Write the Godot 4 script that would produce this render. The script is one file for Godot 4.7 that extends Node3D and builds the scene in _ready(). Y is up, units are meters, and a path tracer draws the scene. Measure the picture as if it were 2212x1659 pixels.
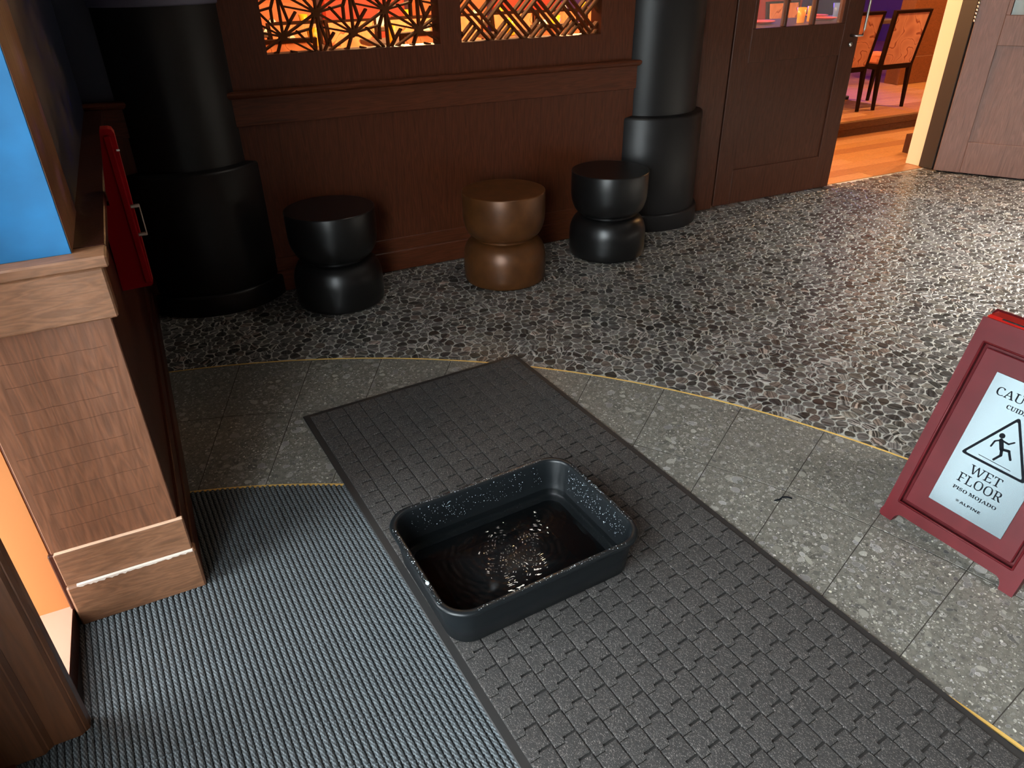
extends Node3D

# ------------------------------------------------------------------ constants
const CAM := Vector3(0, 1.45, 0)
const CAM_R := Vector3(0.89769943, -0.01516329, 0.44034737)
const CAM_U := Vector3(0.23573645, 0.86086481, -0.45093248)
const CAM_F := Vector3(0.37224193, -0.50860776, -0.77637239)
const FPX := 1549.0
const RC := Vector2(-0.735, -0.054)      # centre of the round floor inlay (x, z)
const R_IN := 2.112
const R_MID := 2.55
const R_OUT := 2.960

var M := {}
var used := {}
var rng := RandomNumberGenerator.new()

func _ready():
	rng.seed = 7
	setup_view()
	make_materials()
	build_floor()
	build_lobby_shell()
	build_entrance_side()
	build_restaurant_shell()
	build_columns()
	build_doors()
	build_screens()
	build_stools()
	build_wall_box()
	build_carpet()
	build_mat()
	build_tub()
	build_sign()
	build_fluff()
	build_dining()
	build_lamps()

# ------------------------------------------------------------------ camera, sky, light
func setup_view():
	var cam := Camera3D.new()
	cam.name = "camera"
	cam.transform = Transform3D(Basis(CAM_R, CAM_U, -CAM_F).orthonormalized(), CAM)
	cam.keep_aspect = Camera3D.KEEP_HEIGHT
	cam.fov = 56.33856
	cam.near = 0.02
	cam.far = 100.0
	add_child(cam)
	cam.current = true
	var env := Environment.new()
	env.background_mode = Environment.BG_SKY
	var sky := Sky.new()
	var sm := ProceduralSkyMaterial.new()
	sm.sky_top_color = Color(0.85, 0.89, 0.91)
	sm.sky_horizon_color = Color(0.90, 0.94, 0.95)
	sm.ground_bottom_color = Color(0.60, 0.60, 0.58)
	sm.ground_horizon_color = Color(0.80, 0.84, 0.86)
	sm.sky_energy_multiplier = 4.3
	sm.ground_energy_multiplier = 2.6
	sm.sun_angle_max = 1.0
	sky.sky_material = sm
	env.sky = sky
	env.tonemap_mode = Environment.TONE_MAPPER_LINEAR
	env.tonemap_exposure = 1.0
	env.sdfgi_enabled = true
	env.ssao_enabled = true
	env.ssil_enabled = true
	var we := WorldEnvironment.new()
	we.name = "world_environment"
	we.environment = env
	add_child(we)

func build_lamps():
	# unseen ceiling lights, added to brighten the right floor and glint in the water
	var spots = [Vector3(1.75, 3.0, -2.95), Vector3(4.6, 3.0, -1.6), Vector3(3.0, 3.0, 0.2), Vector3(5.2, 3.0, 0.2)]
	var spot_en = [0.3, 40.0, 10.0, 28.0]
	var k := 0
	for p in spots:
		var t = thing("added_ceiling_light", ["round unseen ceiling light added above the bronze stool for water glints", "round unseen ceiling light added in front of the double doors to brighten the floor", "round unseen ceiling light added above the wet floor sign to brighten the floor", "round unseen ceiling light added at the far right of the lobby to brighten the floor"][k], "ceiling light", p, 0, "unseen lights added in the lobby ceiling")
		var s = S(true)
		var f: float = 1.9 if k == 0 else 1.0
		lathe(s, [Vector2(0.0, -0.012), Vector2(0.10 * f, -0.012), Vector2(0.125 * f, -0.010), Vector2(0.13 * f, 0.0)], 40)
		obj("trim_ring", s, M.white_paint, t)
		s = S(true)
		lathe(s, [Vector2(0.0, -0.018), Vector2(0.09 * f, -0.016), Vector2(0.098 * f, -0.012)], 40)
		obj("diffuser", s, M.added_lamp_cool, t)
		var l := SpotLight3D.new()
		l.name = "lamp_light"
		l.position = Vector3(0, -0.03, 0)
		l.rotation_degrees.x = -90
		l.light_color = Color(1.0, 0.98, 0.95)
		l.light_energy = spot_en[k]
		l.light_size = 0.09 * f
		l.spot_range = 12.0
		l.spot_angle = 46.0
		l.spot_attenuation = 2.0
		l.shadow_enabled = true
		t.add_child(l)
		k += 1
	# pendants of the dining room
	var pend = [Vector3(1.9, 2.3, -4.6), Vector3(2.4, 2.3, -7.0), Vector3(3.4, 2.4, -5.3), Vector3(9.4, 2.3, -5.2), Vector3(7.6, 2.6, -4.5), Vector3(4.6, 2.3, -7.4)]
	var lab = ["amber pendant globe just behind the lattice screens", "amber pendant globe over the tables deep behind the lattice", "amber pendant globe behind the closed door leaf", "amber pendant globe just in front of the wooden partition", "amber pendant globe just inside the wall behind the open door leaf", "amber pendant globe over the middle of the dining room"]
	var en = [5.5, 9.0, 11.0, 3.0, 8.0, 6.5]
	k = 0
	for p in pend:
		var t = thing("pendant_lamp", lab[k], "pendant lamp", Vector3(p.x, 3.0, p.z), 0, "amber globes of the dining room")
		var s = S(true)
		tube(s, [Vector3(0, 0, 0), Vector3(0, p.y - 3.0 + 0.1, 0)], 0.006, 8)
		obj("cord", s, M.black, t)
		s = S(true)
		var pr = []
		for i in 17:
			var a = -PI / 2 + PI * i / 16.0
			pr.append(Vector2(0.11 * cos(a), p.y - 3.0 + 0.11 * sin(a)))
		lathe(s, pr, 24)
		obj("glowing_globe", s, M.lamp_warm, t)
		var l := OmniLight3D.new()
		l.name = "lamp_light"
		l.position = Vector3(0, p.y - 3.0 - 0.13, 0)
		l.light_color = Color(1.0, 0.77, 0.52)
		l.light_energy = en[k]
		l.light_size = 0.11
		l.omni_range = 14.0
		l.omni_attenuation = 2.0
		l.shadow_enabled = true
		t.add_child(l)
		k += 1
	# violet neon tube low on the far side of the dining room
	var t = thing("neon_tube", "violet neon tube fixed along the back of the dining room", "neon light", Vector3(8.3, 1.7, -9.9))
	var s = S(true)
	tube(s, [Vector3(-1.6, 0, 0), Vector3(1.6, 0, 0)], 0.02, 10)
	obj("glowing_tube", s, M.neon, t)
	var l := OmniLight3D.new()
	l.name = "neon_light"
	l.position = Vector3(0, 0, 0.1)
	l.light_color = Color(0.30, 0.12, 1.0)
	l.light_energy = 12.0
	l.light_size = 0.1
	l.omni_range = 14.0
	l.omni_attenuation = 2.0
	l.shadow_enabled = true
	t.add_child(l)
	t = thing("violet_spotlight", "small black spotlight with violet beam over the dining table", "spotlight", Vector3(8.2, 3.0, -8.0))
	s = S(true)
	lathe(s, [Vector2(0.0, -0.16), Vector2(0.045, -0.16), Vector2(0.05, -0.03), Vector2(0.02, 0.0)], 18)
	obj("housing", s, M.black, t)
	s = S(true)
	lathe(s, [Vector2(0.0, -0.166), Vector2(0.038, -0.163)], 18)
	obj("lens", s, M.neon, t)
	var sp := SpotLight3D.new()
	sp.name = "violet_light"
	sp.position = Vector3(0, -0.18, 0)
	sp.look_at_from_position(Vector3(0, -0.18, 0), Vector3(-1.25, -2.9, 2.30), Vector3.UP)
	sp.light_color = Color(0.36, 0.10, 1.0)
	sp.light_energy = 15.0
	sp.light_size = 0.03
	sp.spot_range = 10.0
	sp.spot_angle = 11.0
	sp.spot_attenuation = 2.0
	sp.shadow_enabled = true
	t.add_child(sp)

# ------------------------------------------------------------------ naming helpers
func numbered(n: String) -> String:
	if not used.has(n):
		used[n] = 0
		return n
	used[n] += 1
	return "%s_%03d" % [n, used[n]]

func thing(called: String, label: String, category: String, at := Vector3.ZERO, turn := 0.0, group := ""):
	var o := Node3D.new()
	o.name = numbered(called)
	add_child(o)
	o.position = at
	o.rotation.y = turn
	tag(o, label, category, group)
	return o

func tag(o, label: String, category: String, group := "", kind := ""):
	if label != "": o.set_meta("label", label)
	if category != "": o.set_meta("category", category)
	if group != "": o.set_meta("group", group)
	if kind != "": o.set_meta("kind", kind)
	return o

func obj(called: String, st, material, parent = null):
	var mi := MeshInstance3D.new()
	if st is SurfaceTool:
		st.generate_normals()
		mi.mesh = st.commit()
	else:
		mi.mesh = st
	mi.material_override = material
	if parent == null:
		mi.name = numbered(called)
		add_child(mi)
	else:
		mi.name = called
		parent.add_child(mi, true)
	return mi

func struct(called: String, st, material, label: String, category: String):
	var o = obj(called, st, material)
	tag(o, label, category, "", "structure")
	return o

func dup(src, label: String, at: Vector3, turn := 0.0):
	var c = src.duplicate()
	var base: String = src.name
	base = base.rstrip("0123456789").rstrip("_")
	c.name = numbered(base)
	add_child(c)
	c.position = at
	c.rotation.y = turn
	c.set_meta("label", label)
	return c

# ------------------------------------------------------------------ shape helpers
func S(smooth := false) -> SurfaceTool:
	var s := SurfaceTool.new()
	s.begin(Mesh.PRIMITIVE_TRIANGLES)
	s.set_smooth_group(0 if smooth else -1)
	return s

func tri(s: SurfaceTool, a: Vector3, b: Vector3, c: Vector3):
	s.add_vertex(a); s.add_vertex(c); s.add_vertex(b)

func quad(s: SurfaceTool, a: Vector3, b: Vector3, c: Vector3, d: Vector3):
	tri(s, a, b, c); tri(s, a, c, d)

func face(s: SurfaceTool, pts: Array, center: Vector3):
	var n: Vector3 = (pts[1] - pts[0]).cross(pts[2] - pts[0])
	var m := Vector3.ZERO
	for p in pts: m += p
	m /= pts.size()
	var rev: bool = n.dot(m - center) < 0
	for i in range(1, pts.size() - 1):
		if rev: tri(s, pts[0], pts[i + 1], pts[i])
		else: tri(s, pts[0], pts[i], pts[i + 1])

# box from corner to corner with chamfered edges
func bx(s: SurfaceTool, lo: Vector3, hi: Vector3, e := 0.003, xf := Transform3D.IDENTITY):
	var c := (lo + hi) * 0.5
	var h := (hi - lo) * 0.5
	e = min(e, min(h.x, min(h.y, h.z)) * 0.8)
	var cc: Vector3 = xf * c
	var V = func(sx, sy, sz, ax):
		var q := Vector3(h.x - e, h.y - e, h.z - e)
		q[ax] += e
		return xf * (c + Vector3(sx * q.x, sy * q.y, sz * q.z))
	for ax in 3:
		for sg in [-1, 1]:
			var pts = []
			for ij in [[-1, -1], [1, -1], [1, 1], [-1, 1]]:
				var v = [0, 0, 0]
				v[ax] = sg; v[(ax + 1) % 3] = ij[0]; v[(ax + 2) % 3] = ij[1]
				pts.append(V.call(v[0], v[1], v[2], ax))
			face(s, pts, cc)
	for ax in 3:
		var b1 := (ax + 1) % 3
		var b2 := (ax + 2) % 3
		for i in [-1, 1]:
			for j in [-1, 1]:
				var va = [0, 0, 0]; var vb = [0, 0, 0]
				va[b1] = i; va[b2] = j; vb[b1] = i; vb[b2] = j
				va[ax] = -1; vb[ax] = 1
				face(s, [V.call(va[0], va[1], va[2], b1), V.call(vb[0], vb[1], vb[2], b1), V.call(vb[0], vb[1], vb[2], b2), V.call(va[0], va[1], va[2], b2)], cc)
	for sx in [-1, 1]:
		for sy in [-1, 1]:
			for sz in [-1, 1]:
				face(s, [V.call(sx, sy, sz, 0), V.call(sx, sy, sz, 1), V.call(sx, sy, sz, 2)], cc)

# extrude a 2D outline (x, y) from z0 to z1, then place with xf
func prism(s: SurfaceTool, poly: PackedVector2Array, z0: float, z1: float, xf := Transform3D.IDENTITY):
	if Geometry2D.is_polygon_clockwise(poly):
		poly = poly.duplicate(); poly.reverse()
	var idx := Geometry2D.triangulate_polygon(poly)
	for i in range(0, idx.size(), 3):
		var a := poly[idx[i]]; var b := poly[idx[i + 1]]; var c := poly[idx[i + 2]]
		if (b - a).cross(c - a) < 0:
			var t := b; b = c; c = t
		tri(s, xf * Vector3(a.x, a.y, z1), xf * Vector3(b.x, b.y, z1), xf * Vector3(c.x, c.y, z1))
		tri(s, xf * Vector3(a.x, a.y, z0), xf * Vector3(c.x, c.y, z0), xf * Vector3(b.x, b.y, z0))
	var n := poly.size()
	for i in n:
		var a := poly[i]; var b := poly[(i + 1) % n]
		quad(s, xf * Vector3(a.x, a.y, z0), xf * Vector3(b.x, b.y, z0), xf * Vector3(b.x, b.y, z1), xf * Vector3(a.x, a.y, z1))

func lathe(s: SurfaceTool, prof: Array, n: int, xf := Transform3D.IDENTITY):
	for i in n:
		var t0 := TAU * i / n
		var t1 := TAU * (i + 1) / n
		for k in prof.size() - 1:
			var p: Vector2 = prof[k]; var q: Vector2 = prof[k + 1]
			var a := xf * Vector3(p.x * cos(t1), p.y, p.x * sin(t1))
			var b := xf * Vector3(p.x * cos(t0), p.y, p.x * sin(t0))
			var c := xf * Vector3(q.x * cos(t0), q.y, q.x * sin(t0))
			var d := xf * Vector3(q.x * cos(t1), q.y, q.x * sin(t1))
			if p.x > 1e-6: tri(s, a, b, c)
			if q.x > 1e-6: tri(s, a, c, d)

func tube(s: SurfaceTool, pts: Array, r: float, n := 8):
	var rings = []
	for i in pts.size():
		var d: Vector3 = (pts[min(i + 1, pts.size() - 1)] - pts[max(i - 1, 0)]).normalized()
		var u := d.cross(Vector3.UP if abs(d.y) < 0.9 else Vector3.RIGHT).normalized()
		var v := d.cross(u)
		var ring = []
		for k in n:
			var a := TAU * k / n
			ring.append(pts[i] + (u * cos(a) + v * sin(a)) * r)
		rings.append(ring)
	for i in rings.size() - 1:
		for k in n:
			var k2 := (k + 1) % n
			quad(s, rings[i][k], rings[i][k2], rings[i + 1][k2], rings[i + 1][k])
	for k in range(1, n - 1):
		tri(s, rings[0][0], rings[0][k + 1], rings[0][k])
		tri(s, rings[-1][0], rings[-1][k], rings[-1][k + 1])

func round_rect(hw: float, hh: float, r: float, n := 6) -> PackedVector2Array:
	var p := PackedVector2Array()
	for c in [[1, 1, 0.0], [-1, 1, PI / 2], [-1, -1, PI], [1, -1, PI * 1.5]]:
		for i in n + 1:
			var a: float = c[2] + PI / 2 * i / n
			p.append(Vector2(c[0] * (hw - r) + r * cos(a), c[1] * (hh - r) + r * sin(a)))
	return p

# loft of matching rings (ring order counter-clockwise seen from above -> faces outwards going up)
func loft(s: SurfaceTool, rings: Array):
	for i in rings.size() - 1:
		var n: int = rings[i].size()
		for k in n:
			var k2 := (k + 1) % n
			quad(s, rings[i][k2], rings[i][k], rings[i + 1][k], rings[i + 1][k2])

func cap_up(s: SurfaceTool, ring: Array, up := true):
	var m := Vector3.ZERO
	for p in ring: m += p
	m /= ring.size()
	for k in ring.size():
		var a: Vector3 = ring[k]; var b: Vector3 = ring[(k + 1) % ring.size()]
		var n := (a - m).cross(b - m)
		if (n.y > 0) == up: tri(s, m, a, b)
		else: tri(s, m, b, a)

# ------------------------------------------------------------------ materials
func mat(c: Color, rough := 0.6, metal := 0.0) -> StandardMaterial3D:
	var m := StandardMaterial3D.new()
	m.albedo_color = c
	m.roughness = rough
	m.metallic = metal
	return m

func noise_tex(w: int, h: int, freq: float, ramp: Array, sd := 1, octaves := 4, warp := 0.0, as_normal := false, bump := 4.0, ntype := FastNoiseLite.TYPE_SIMPLEX_SMOOTH) -> NoiseTexture2D:
	var n := FastNoiseLite.new()
	n.seed = sd
	n.noise_type = ntype
	n.frequency = freq
	n.fractal_octaves = octaves
	if warp > 0.0:
		n.domain_warp_enabled = true
		n.domain_warp_amplitude = warp
		n.domain_warp_frequency = freq * 0.7
	var t := NoiseTexture2D.new()
	t.width = w; t.height = h
	t.seamless = true
	t.noise = n
	t.as_normal_map = as_normal
	t.bump_strength = bump
	if not as_normal and ramp.size() > 0:
		var g := Gradient.new()
		var off := PackedFloat32Array(); var col := PackedColorArray()
		for r in ramp:
			off.append(r[0]); col.append(r[1])
		g.offsets = off; g.colors = col
		t.color_ramp = g
	return t

func wood(c: Color, rough: float, scale: Vector3, tex, nrm = null) -> StandardMaterial3D:
	var m := mat(c, rough)
	m.albedo_texture = tex
	m.uv1_triplanar = true
	m.uv1_scale = scale
	m.uv1_triplanar_sharpness = 8.0
	if nrm != null:
		m.normal_enabled = true
		m.normal_texture = nrm
		m.normal_scale = 0.25
	return m

func g(v: float) -> Color:
	return Color(v, v, v)

func make_materials():
	var grain = noise_tex(512, 512, 0.012, [[0.0, g(0.72)], [0.25, g(0.97)], [0.36, g(0.84)], [0.47, g(1.0)], [0.56, g(0.83)], [0.68, g(0.98)], [0.80, g(0.80)], [1.0, g(0.95)]], 3, 3, 14.0)
	var fine = noise_tex(512, 512, 0.03, [], 5, 4, 0.0, true, 3.0)
	var V := Vector3(3.6, 0.22, 3.6)     # vertical grain
	var Hx := Vector3(0.22, 3.6, 3.6)     # grain along x
	M.wood_v = wood(Color8(86, 43, 25), 0.42, V, grain, fine)
	M.wood_h = wood(Color8(90, 45, 26), 0.42, Hx, grain, fine)
	M.wood_dark_v = wood(Color8(80, 46, 32), 0.40, V, grain, fine)
	M.wood_lit_v = wood(Color8(118, 74, 48), 0.5, Vector3(2.6, 0.3, 2.6), grain, fine)  # lit copy of the wall wood: daylight on the pier put into the colour
	M.wood_lit_h = wood(Color8(132, 90, 62), 0.5, Vector3(0.5, 3.4, 3.4), grain, fine)  # lit copy again, for the pier boards and the near ledge end
	M.wood_door_lit = wood(Color8(122, 88, 76), 0.45, V, grain, fine)  # door wood greyed to carry the daylight on the open leaf
	M.wood_side = wood(Color8(70, 36, 26), 0.4, Vector3(5.0, 0.55, 5.0), grain, fine)  # same wood as the pier face, darkened for the unlit side
	M.wood_post = wood(Color8(86, 50, 26), 0.45, Vector3(2.0, 0.15, 2.0), grain, fine)
	M.edge = mat(Color8(196, 158, 130), 0.7)
	for w_ in [M.wood_v, M.wood_h, M.wood_side, M.wood_dark_v]: w_.metallic_specular = 0.3
	M.scuff = mat(Color8(205, 190, 178), 0.8)
	M.blue_paint_lit = wood(Color8(20, 112, 168), 0.6, Vector3(2.0, 2.6, 2.0), noise_tex(256, 256, 0.01, [[0.0, g(0.86)], [1.0, g(1.0)]], 11, 5))  # wall paint with strong daylight put into the colour
	M.blue_paint_shaded = mat(Color8(28, 34, 54), 0.5)  # the same blue wall paint, darkened as its shaded copy
	M.peach = mat(Color8(190, 118, 62), 0.6)  # outdoor light put into the jamb colour
	M.sill = mat(Color8(188, 138, 114), 0.6)  # paler than the jamb, for the brighter light on the sill top
	M.black = mat(Color8(20, 19, 19), 0.45)
	M.column = mat(Color8(26, 24, 24), 0.38)
	M.column.metallic_specular = 0.4
	M.column_band = mat(Color8(96, 92, 110), 0.5)
	M.stool_black = mat(Color8(17, 16, 16), 0.33)
	M.stool_bronze = wood(Color8(106, 64, 32), 0.36, Vector3(3, 3, 3), noise_tex(256, 256, 0.012, [[0.0, g(0.78)], [1.0, g(1.0)]], 21, 5))
	M.stool_bronze.metallic = 0.3
	M.plaster = mat(Color8(84, 62, 50), 0.9)  # unseen walls, darkened to cut the light they bounce
	M.ceiling = mat(Color8(104, 92, 84), 0.9)  # darkened as well, so the ceiling returns less light
	M.white_paint = mat(Color8(225, 222, 215), 0.6)
	M.red = mat(Color8(140, 0, 11), 0.8)
	M.red.metallic_specular = 0.25
	M.chrome = mat(Color8(200, 198, 194), 0.28, 1.0)
	M.handle = mat(Color8(150, 132, 118), 0.45, 0.6)
	M.brass = mat(Color8(232, 190, 104), 0.38, 0.3)
	M.grout = mat(Color8(172, 170, 163), 0.85)
	M.joint = mat(Color8(58, 52, 46), 0.9)
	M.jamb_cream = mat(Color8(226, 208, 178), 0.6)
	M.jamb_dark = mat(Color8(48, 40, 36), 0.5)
	M.glass = mat(Color(0.9, 0.95, 0.95, 0.06), 0.02)
	M.glass.transparency = BaseMaterial3D.TRANSPARENCY_ALPHA
	M.glass_grey = mat(Color8(150, 160, 156), 0.35)
	M.screen = mat(Color8(84, 44, 20), 0.7)
	M.screen.metallic_specular = 0.2
	M.rubber = mat(Color8(33, 31, 30), 0.6)
	M.tub = mat(Color8(17, 20, 22), 0.33)
	M.tub.metallic_specular = 0.42
	M.water = mat(Color(0.05, 0.06, 0.065, 0.35), 0.02)
	M.water.transparency = BaseMaterial3D.TRANSPARENCY_ALPHA
	M.drop = mat(Color8(190, 200, 206), 0.08)
	M.mahogany = wood(Color8(86, 24, 28), 0.38, Vector3(2.5, 2.5, 2.5), noise_tex(256, 256, 0.008, [[0.0, g(0.86)], [1.0, g(1.0)]], 31, 4))
	M.mahogany.metallic_specular = 0.28
	M.mahogany_red = mat(Color8(150, 20, 14), 0.3)
	M.steel = mat(Color8(96, 106, 110), 0.27, 0.95)
	M.ink = mat(Color8(22, 24, 28), 0.8)
	M.ink.metallic_specular = 0.12
	M.floor_dining = wood(Color8(214, 142, 84), 0.35, Vector3(0.7, 4.0, 7.0), grain, fine)
	M.riser = wood(Color8(124, 86, 54), 0.5, Vector3(0.7, 4.0, 4.0), grain, fine)
	M.dining_wall = wood(Color8(132, 74, 36), 0.5, Vector3(0.8, 3.0, 3.0), grain)
	M.chair_frame = mat(Color8(40, 21, 11), 0.6)
	M.chair_frame.metallic_specular = 0.15
	M.fabric = wood(Color8(222, 156, 112), 0.85, Vector3(1.5, 1.5, 1.5), noise_tex(512, 512, 0.006, [[0.0, Color(0.86, 0.76, 0.72)], [0.44, Color(1, 0.97, 0.94)], [0.475, Color(0.66, 0.46, 0.38)], [0.505, Color(1, 0.97, 0.94)], [1.0, Color(0.88, 0.80, 0.76)]], 41, 2, 24.0))
	M.red_vinyl = mat(Color8(196, 70, 50), 0.5)
	M.orange_vinyl = mat(Color8(216, 120, 76), 0.55)
	M.riser.metallic_specular = 0.15
	M.table_top = mat(Color8(86, 66, 56), 0.35)
	M.cup_yellow = mat(Color8(244, 168, 34), 0.25)
	M.cup_blue = mat(Color8(112, 140, 214), 0.2)
	M.plate_pink = mat(Color8(232, 96, 96), 0.3)
	M.napkin = mat(Color8(250, 246, 232), 0.8)
	M.backdrop = mat(Color8(92, 60, 62), 0.8)
	M.concrete = mat(Color8(176, 174, 168), 0.9)
	M.added_lamp_cool = mat(Color8(255, 252, 244), 0.5)
	M.added_lamp_cool.emission_enabled = true
	M.added_lamp_cool.emission = Color(1.0, 0.97, 0.92)
	M.added_lamp_cool.emission_energy_multiplier = 20.0  # added lamp disc, set very bright to make glints on the water
	M.lamp_warm = mat(Color8(255, 214, 150), 0.5)
	M.lamp_warm.emission_enabled = true
	M.lamp_warm.emission = Color(1.0, 0.68, 0.34)
	M.lamp_warm.emission_energy_multiplier = 3.0
	M.neon = mat(Color8(150, 110, 255), 0.5)
	M.neon.emission_enabled = true
	M.neon.emission = Color(0.36, 0.16, 1.0)
	M.neon.emission_energy_multiplier = 4.0
	# pebbles: banded stone, one texture; calm bands in the upper half, bold ones below
	var fn := FastNoiseLite.new()
	fn.seed = 5
	fn.frequency = 1.0
	fn.fractal_octaves = 3
	var im := Image.create(256, 512, false, Image.FORMAT_RGB8)
	for y in 512:
		for x in 256:
			var wv := fn.get_noise_2d(x * 0.012, y * 0.012) * 16.0
			var b := fn.get_noise_2d(x * 0.004 + 50.0, (y + wv) * 0.085)
			var f := fn.get_noise_2d(x * 0.09, y * 0.13 + 90.0)
			var v := 0.0
			if y < 256:
				v = 0.74 + b * 0.62 + f * 0.14
			else:
				v = 0.50 + b * 0.7 + f * 0.10
				if b > 0.22: v = 1.0
				elif b < -0.15: v = 0.26
			v = clamp(v * 1.02, 0.05, 1.0)
			im.set_pixel(x, y, Color(v, v * 0.98, v * 0.955))
	M.pebble = mat(Color(1, 1, 1), 0.30)
	M.pebble.albedo_texture = ImageTexture.create_from_image(im)
	M.pebble.vertex_color_use_as_albedo = true
	# terrazzo of the ring tiles
	var N := 1024
	var ti := Image.create(N, N, false, Image.FORMAT_RGB8)
	var r2 := RandomNumberGenerator.new()
	r2.seed = 77
	for y in N:
		for x in N:
			var f := fn.get_noise_2d(x * 0.02, y * 0.02)
			var v := 0.405 + f * 0.08
			ti.set_pixel(x, y, Color(v, v * 0.975, v * 0.90))
	for k in 13000:
		var cx := r2.randf() * N
		var cy := r2.randf() * N
		var q := r2.randf()
		var rad: float = 1.0 + 1.8 * r2.randf()
		if q > 0.70: rad = 3.0 + 3.5 * r2.randf()
		if q > 0.93: rad = 6.0 + 7.0 * r2.randf()
		if q > 0.987: rad = 13.0 + 12.0 * r2.randf()
		if q > 0.9975: rad = 24.0 + 18.0 * r2.randf()
		var tone: float = 0.46 + 0.38 * r2.randf() * (0.5 + 0.5 * r2.randf())
		if r2.randf() < 0.35: tone = 0.26 + 0.1 * r2.randf()
		if rad > 10.0: tone = 0.30 + 0.30 * r2.randf()
		chip(ti, cx, cy, rad, tone, r2, N)
	M.tile = mat(Color(1, 1, 1), 0.34)
	M.tile.albedo_texture = ImageTexture.create_from_image(ti)
	# carpet yarn
	var yi := Image.create(128, 256, false, Image.FORMAT_RGB8)
	for y in 256:
		for x in 128:
			var ph := sin((y * 1.0 + x * 0.9) / 256.0 * TAU * 8.0)
			var f := fn.get_noise_2d(x * 0.11, y * 0.045)
			var f2 := fn.get_noise_2d(x * 0.35 + 40.0, y * 0.2)
			var v: float = clamp(0.60 + 0.20 * ph + 0.45 * f + 0.42 * f2, 0.08, 1.0)
			yi.set_pixel(x, y, Color(v, v, v))
	M.yarn = mat(Color8(116, 123, 127), 0.95)
	M.yarn.albedo_texture = ImageTexture.create_from_image(yi)
	M.yarn_base = mat(Color8(56, 60, 64), 1.0)
	# mat pile with bright fibres
	var pi_ := Image.create(512, 512, false, Image.FORMAT_RGB8)
	for y in 512:
		for x in 512:
			var f := fn.get_noise_2d(x * 0.05, y * 0.05)
			var f2 := fn.get_noise_2d(x * 0.5, y * 0.3 + 33.0)
			var v: float = 0.27 + 0.06 * f + 0.10 * f2
			pi_.set_pixel(x, y, Color(v, v * 0.985, v * 0.97))
	for k in 5200:
		var x0 := r2.randi_range(0, 511)
		var y0 := r2.randi_range(0, 511)
		var ln := r2.randi_range(2, 7)
		var slope := r2.randf_range(-0.5, 0.5)
		var tn := r2.randf_range(0.45, 0.98)
		for j in ln:
			pi_.set_pixel(posmod(x0 + int(j * slope), 512), posmod(y0 + j, 512), Color(tn, tn * 0.98, tn * 0.96))
	M.pile = mat(Color8(176, 170, 167), 0.85)
	M.pile.albedo_texture = ImageTexture.create_from_image(pi_)

func chip(im: Image, cx: float, cy: float, rad: float, tone: float, r2: RandomNumberGenerator, N: int):
	var nseg := 6
	var an := r2.randf() * TAU
	var asp := r2.randf_range(0.45, 1.0)
	var rr := []
	for i in nseg: rr.append(r2.randf_range(0.65, 1.0))
	var R := int(ceil(rad))
	var warm := r2.randf_range(0.93, 1.0)
	for dy in range(-R, R + 1):
		for dx in range(-R, R + 1):
			var u := (dx * cos(an) + dy * sin(an))
			var v := (-dx * sin(an) + dy * cos(an)) / asp
			var d := sqrt(u * u + v * v)
			var th := fposmod(atan2(v, u) / TAU, 1.0) * nseg
			var i0 := int(th) % nseg
			var e: float = lerp(rr[i0], rr[(i0 + 1) % nseg], th - floor(th)) * rad
			if d <= e:
				var t := tone
				if rad > 10.0 and e - d < 1.6 and warm > 0.965: t = min(tone + 0.2, 0.80)
				im.set_pixel(posmod(int(cx) + dx, N), posmod(int(cy) + dy, N), Color(t, t * 0.985, t * 0.97 * warm))

# ------------------------------------------------------------------ floor
func proj(p: Vector3) -> Vector2:
	var v := p - CAM
	var d := v.dot(CAM_F)
	if d < 0.05: return Vector2(-9999, -9999)
	return Vector2(1106.0 + FPX * v.dot(CAM_R) / d, 829.5 - FPX * v.dot(CAM_U) / d)

func on_ring(r: float, deg: float, y := 0.0) -> Vector3:
	var a := deg_to_rad(deg)
	return Vector3(RC.x + r * sin(a), y, RC.y - r * cos(a))

func ring_band(s: SurfaceTool, r0: float, r1: float, d0: float, d1: float, n: int, y0: float, y1: float):
	for i in n:
		var a: float = lerp(d0, d1, float(i) / n)
		var b: float = lerp(d0, d1, float(i + 1) / n)
		var c := (on_ring(r0, a, 0) + on_ring(r1, b, 0)) * 0.5 + Vector3(0, (y0 + y1) * 0.5, 0)
		face(s, [on_ring(r0, a, y1), on_ring(r0, b, y1), on_ring(r1, b, y1), on_ring(r1, a, y1)], c)
		face(s, [on_ring(r0, a, y0), on_ring(r0, b, y0), on_ring(r0, b, y1), on_ring(r0, a, y1)], c)
		face(s, [on_ring(r1, a, y0), on_ring(r1, b, y0), on_ring(r1, b, y1), on_ring(r1, a, y1)], c)
	for e in [d0, d1]:
		var c := on_ring((r0 + r1) * 0.5, (d0 + d1) * 0.5, y0)
		face(s, [on_ring(r0, e, y0), on_ring(r1, e, y0), on_ring(r1, e, y1), on_ring(r0, e, y1)], c)

func clip(poly: Array, nrm: Vector2, d: float) -> Array:
	var out := []
	var n := poly.size()
	for i in n:
		var a: Vector2 = poly[i]; var b: Vector2 = poly[(i + 1) % n]
		var da := a.dot(nrm) - d
		var db := b.dot(nrm) - d
		if da <= 0.0: out.append(a)
		if (da < 0.0 and db > 0.0) or (da > 0.0 and db < 0.0):
			out.append(a.lerp(b, da / (da - db)))
	return out

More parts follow.
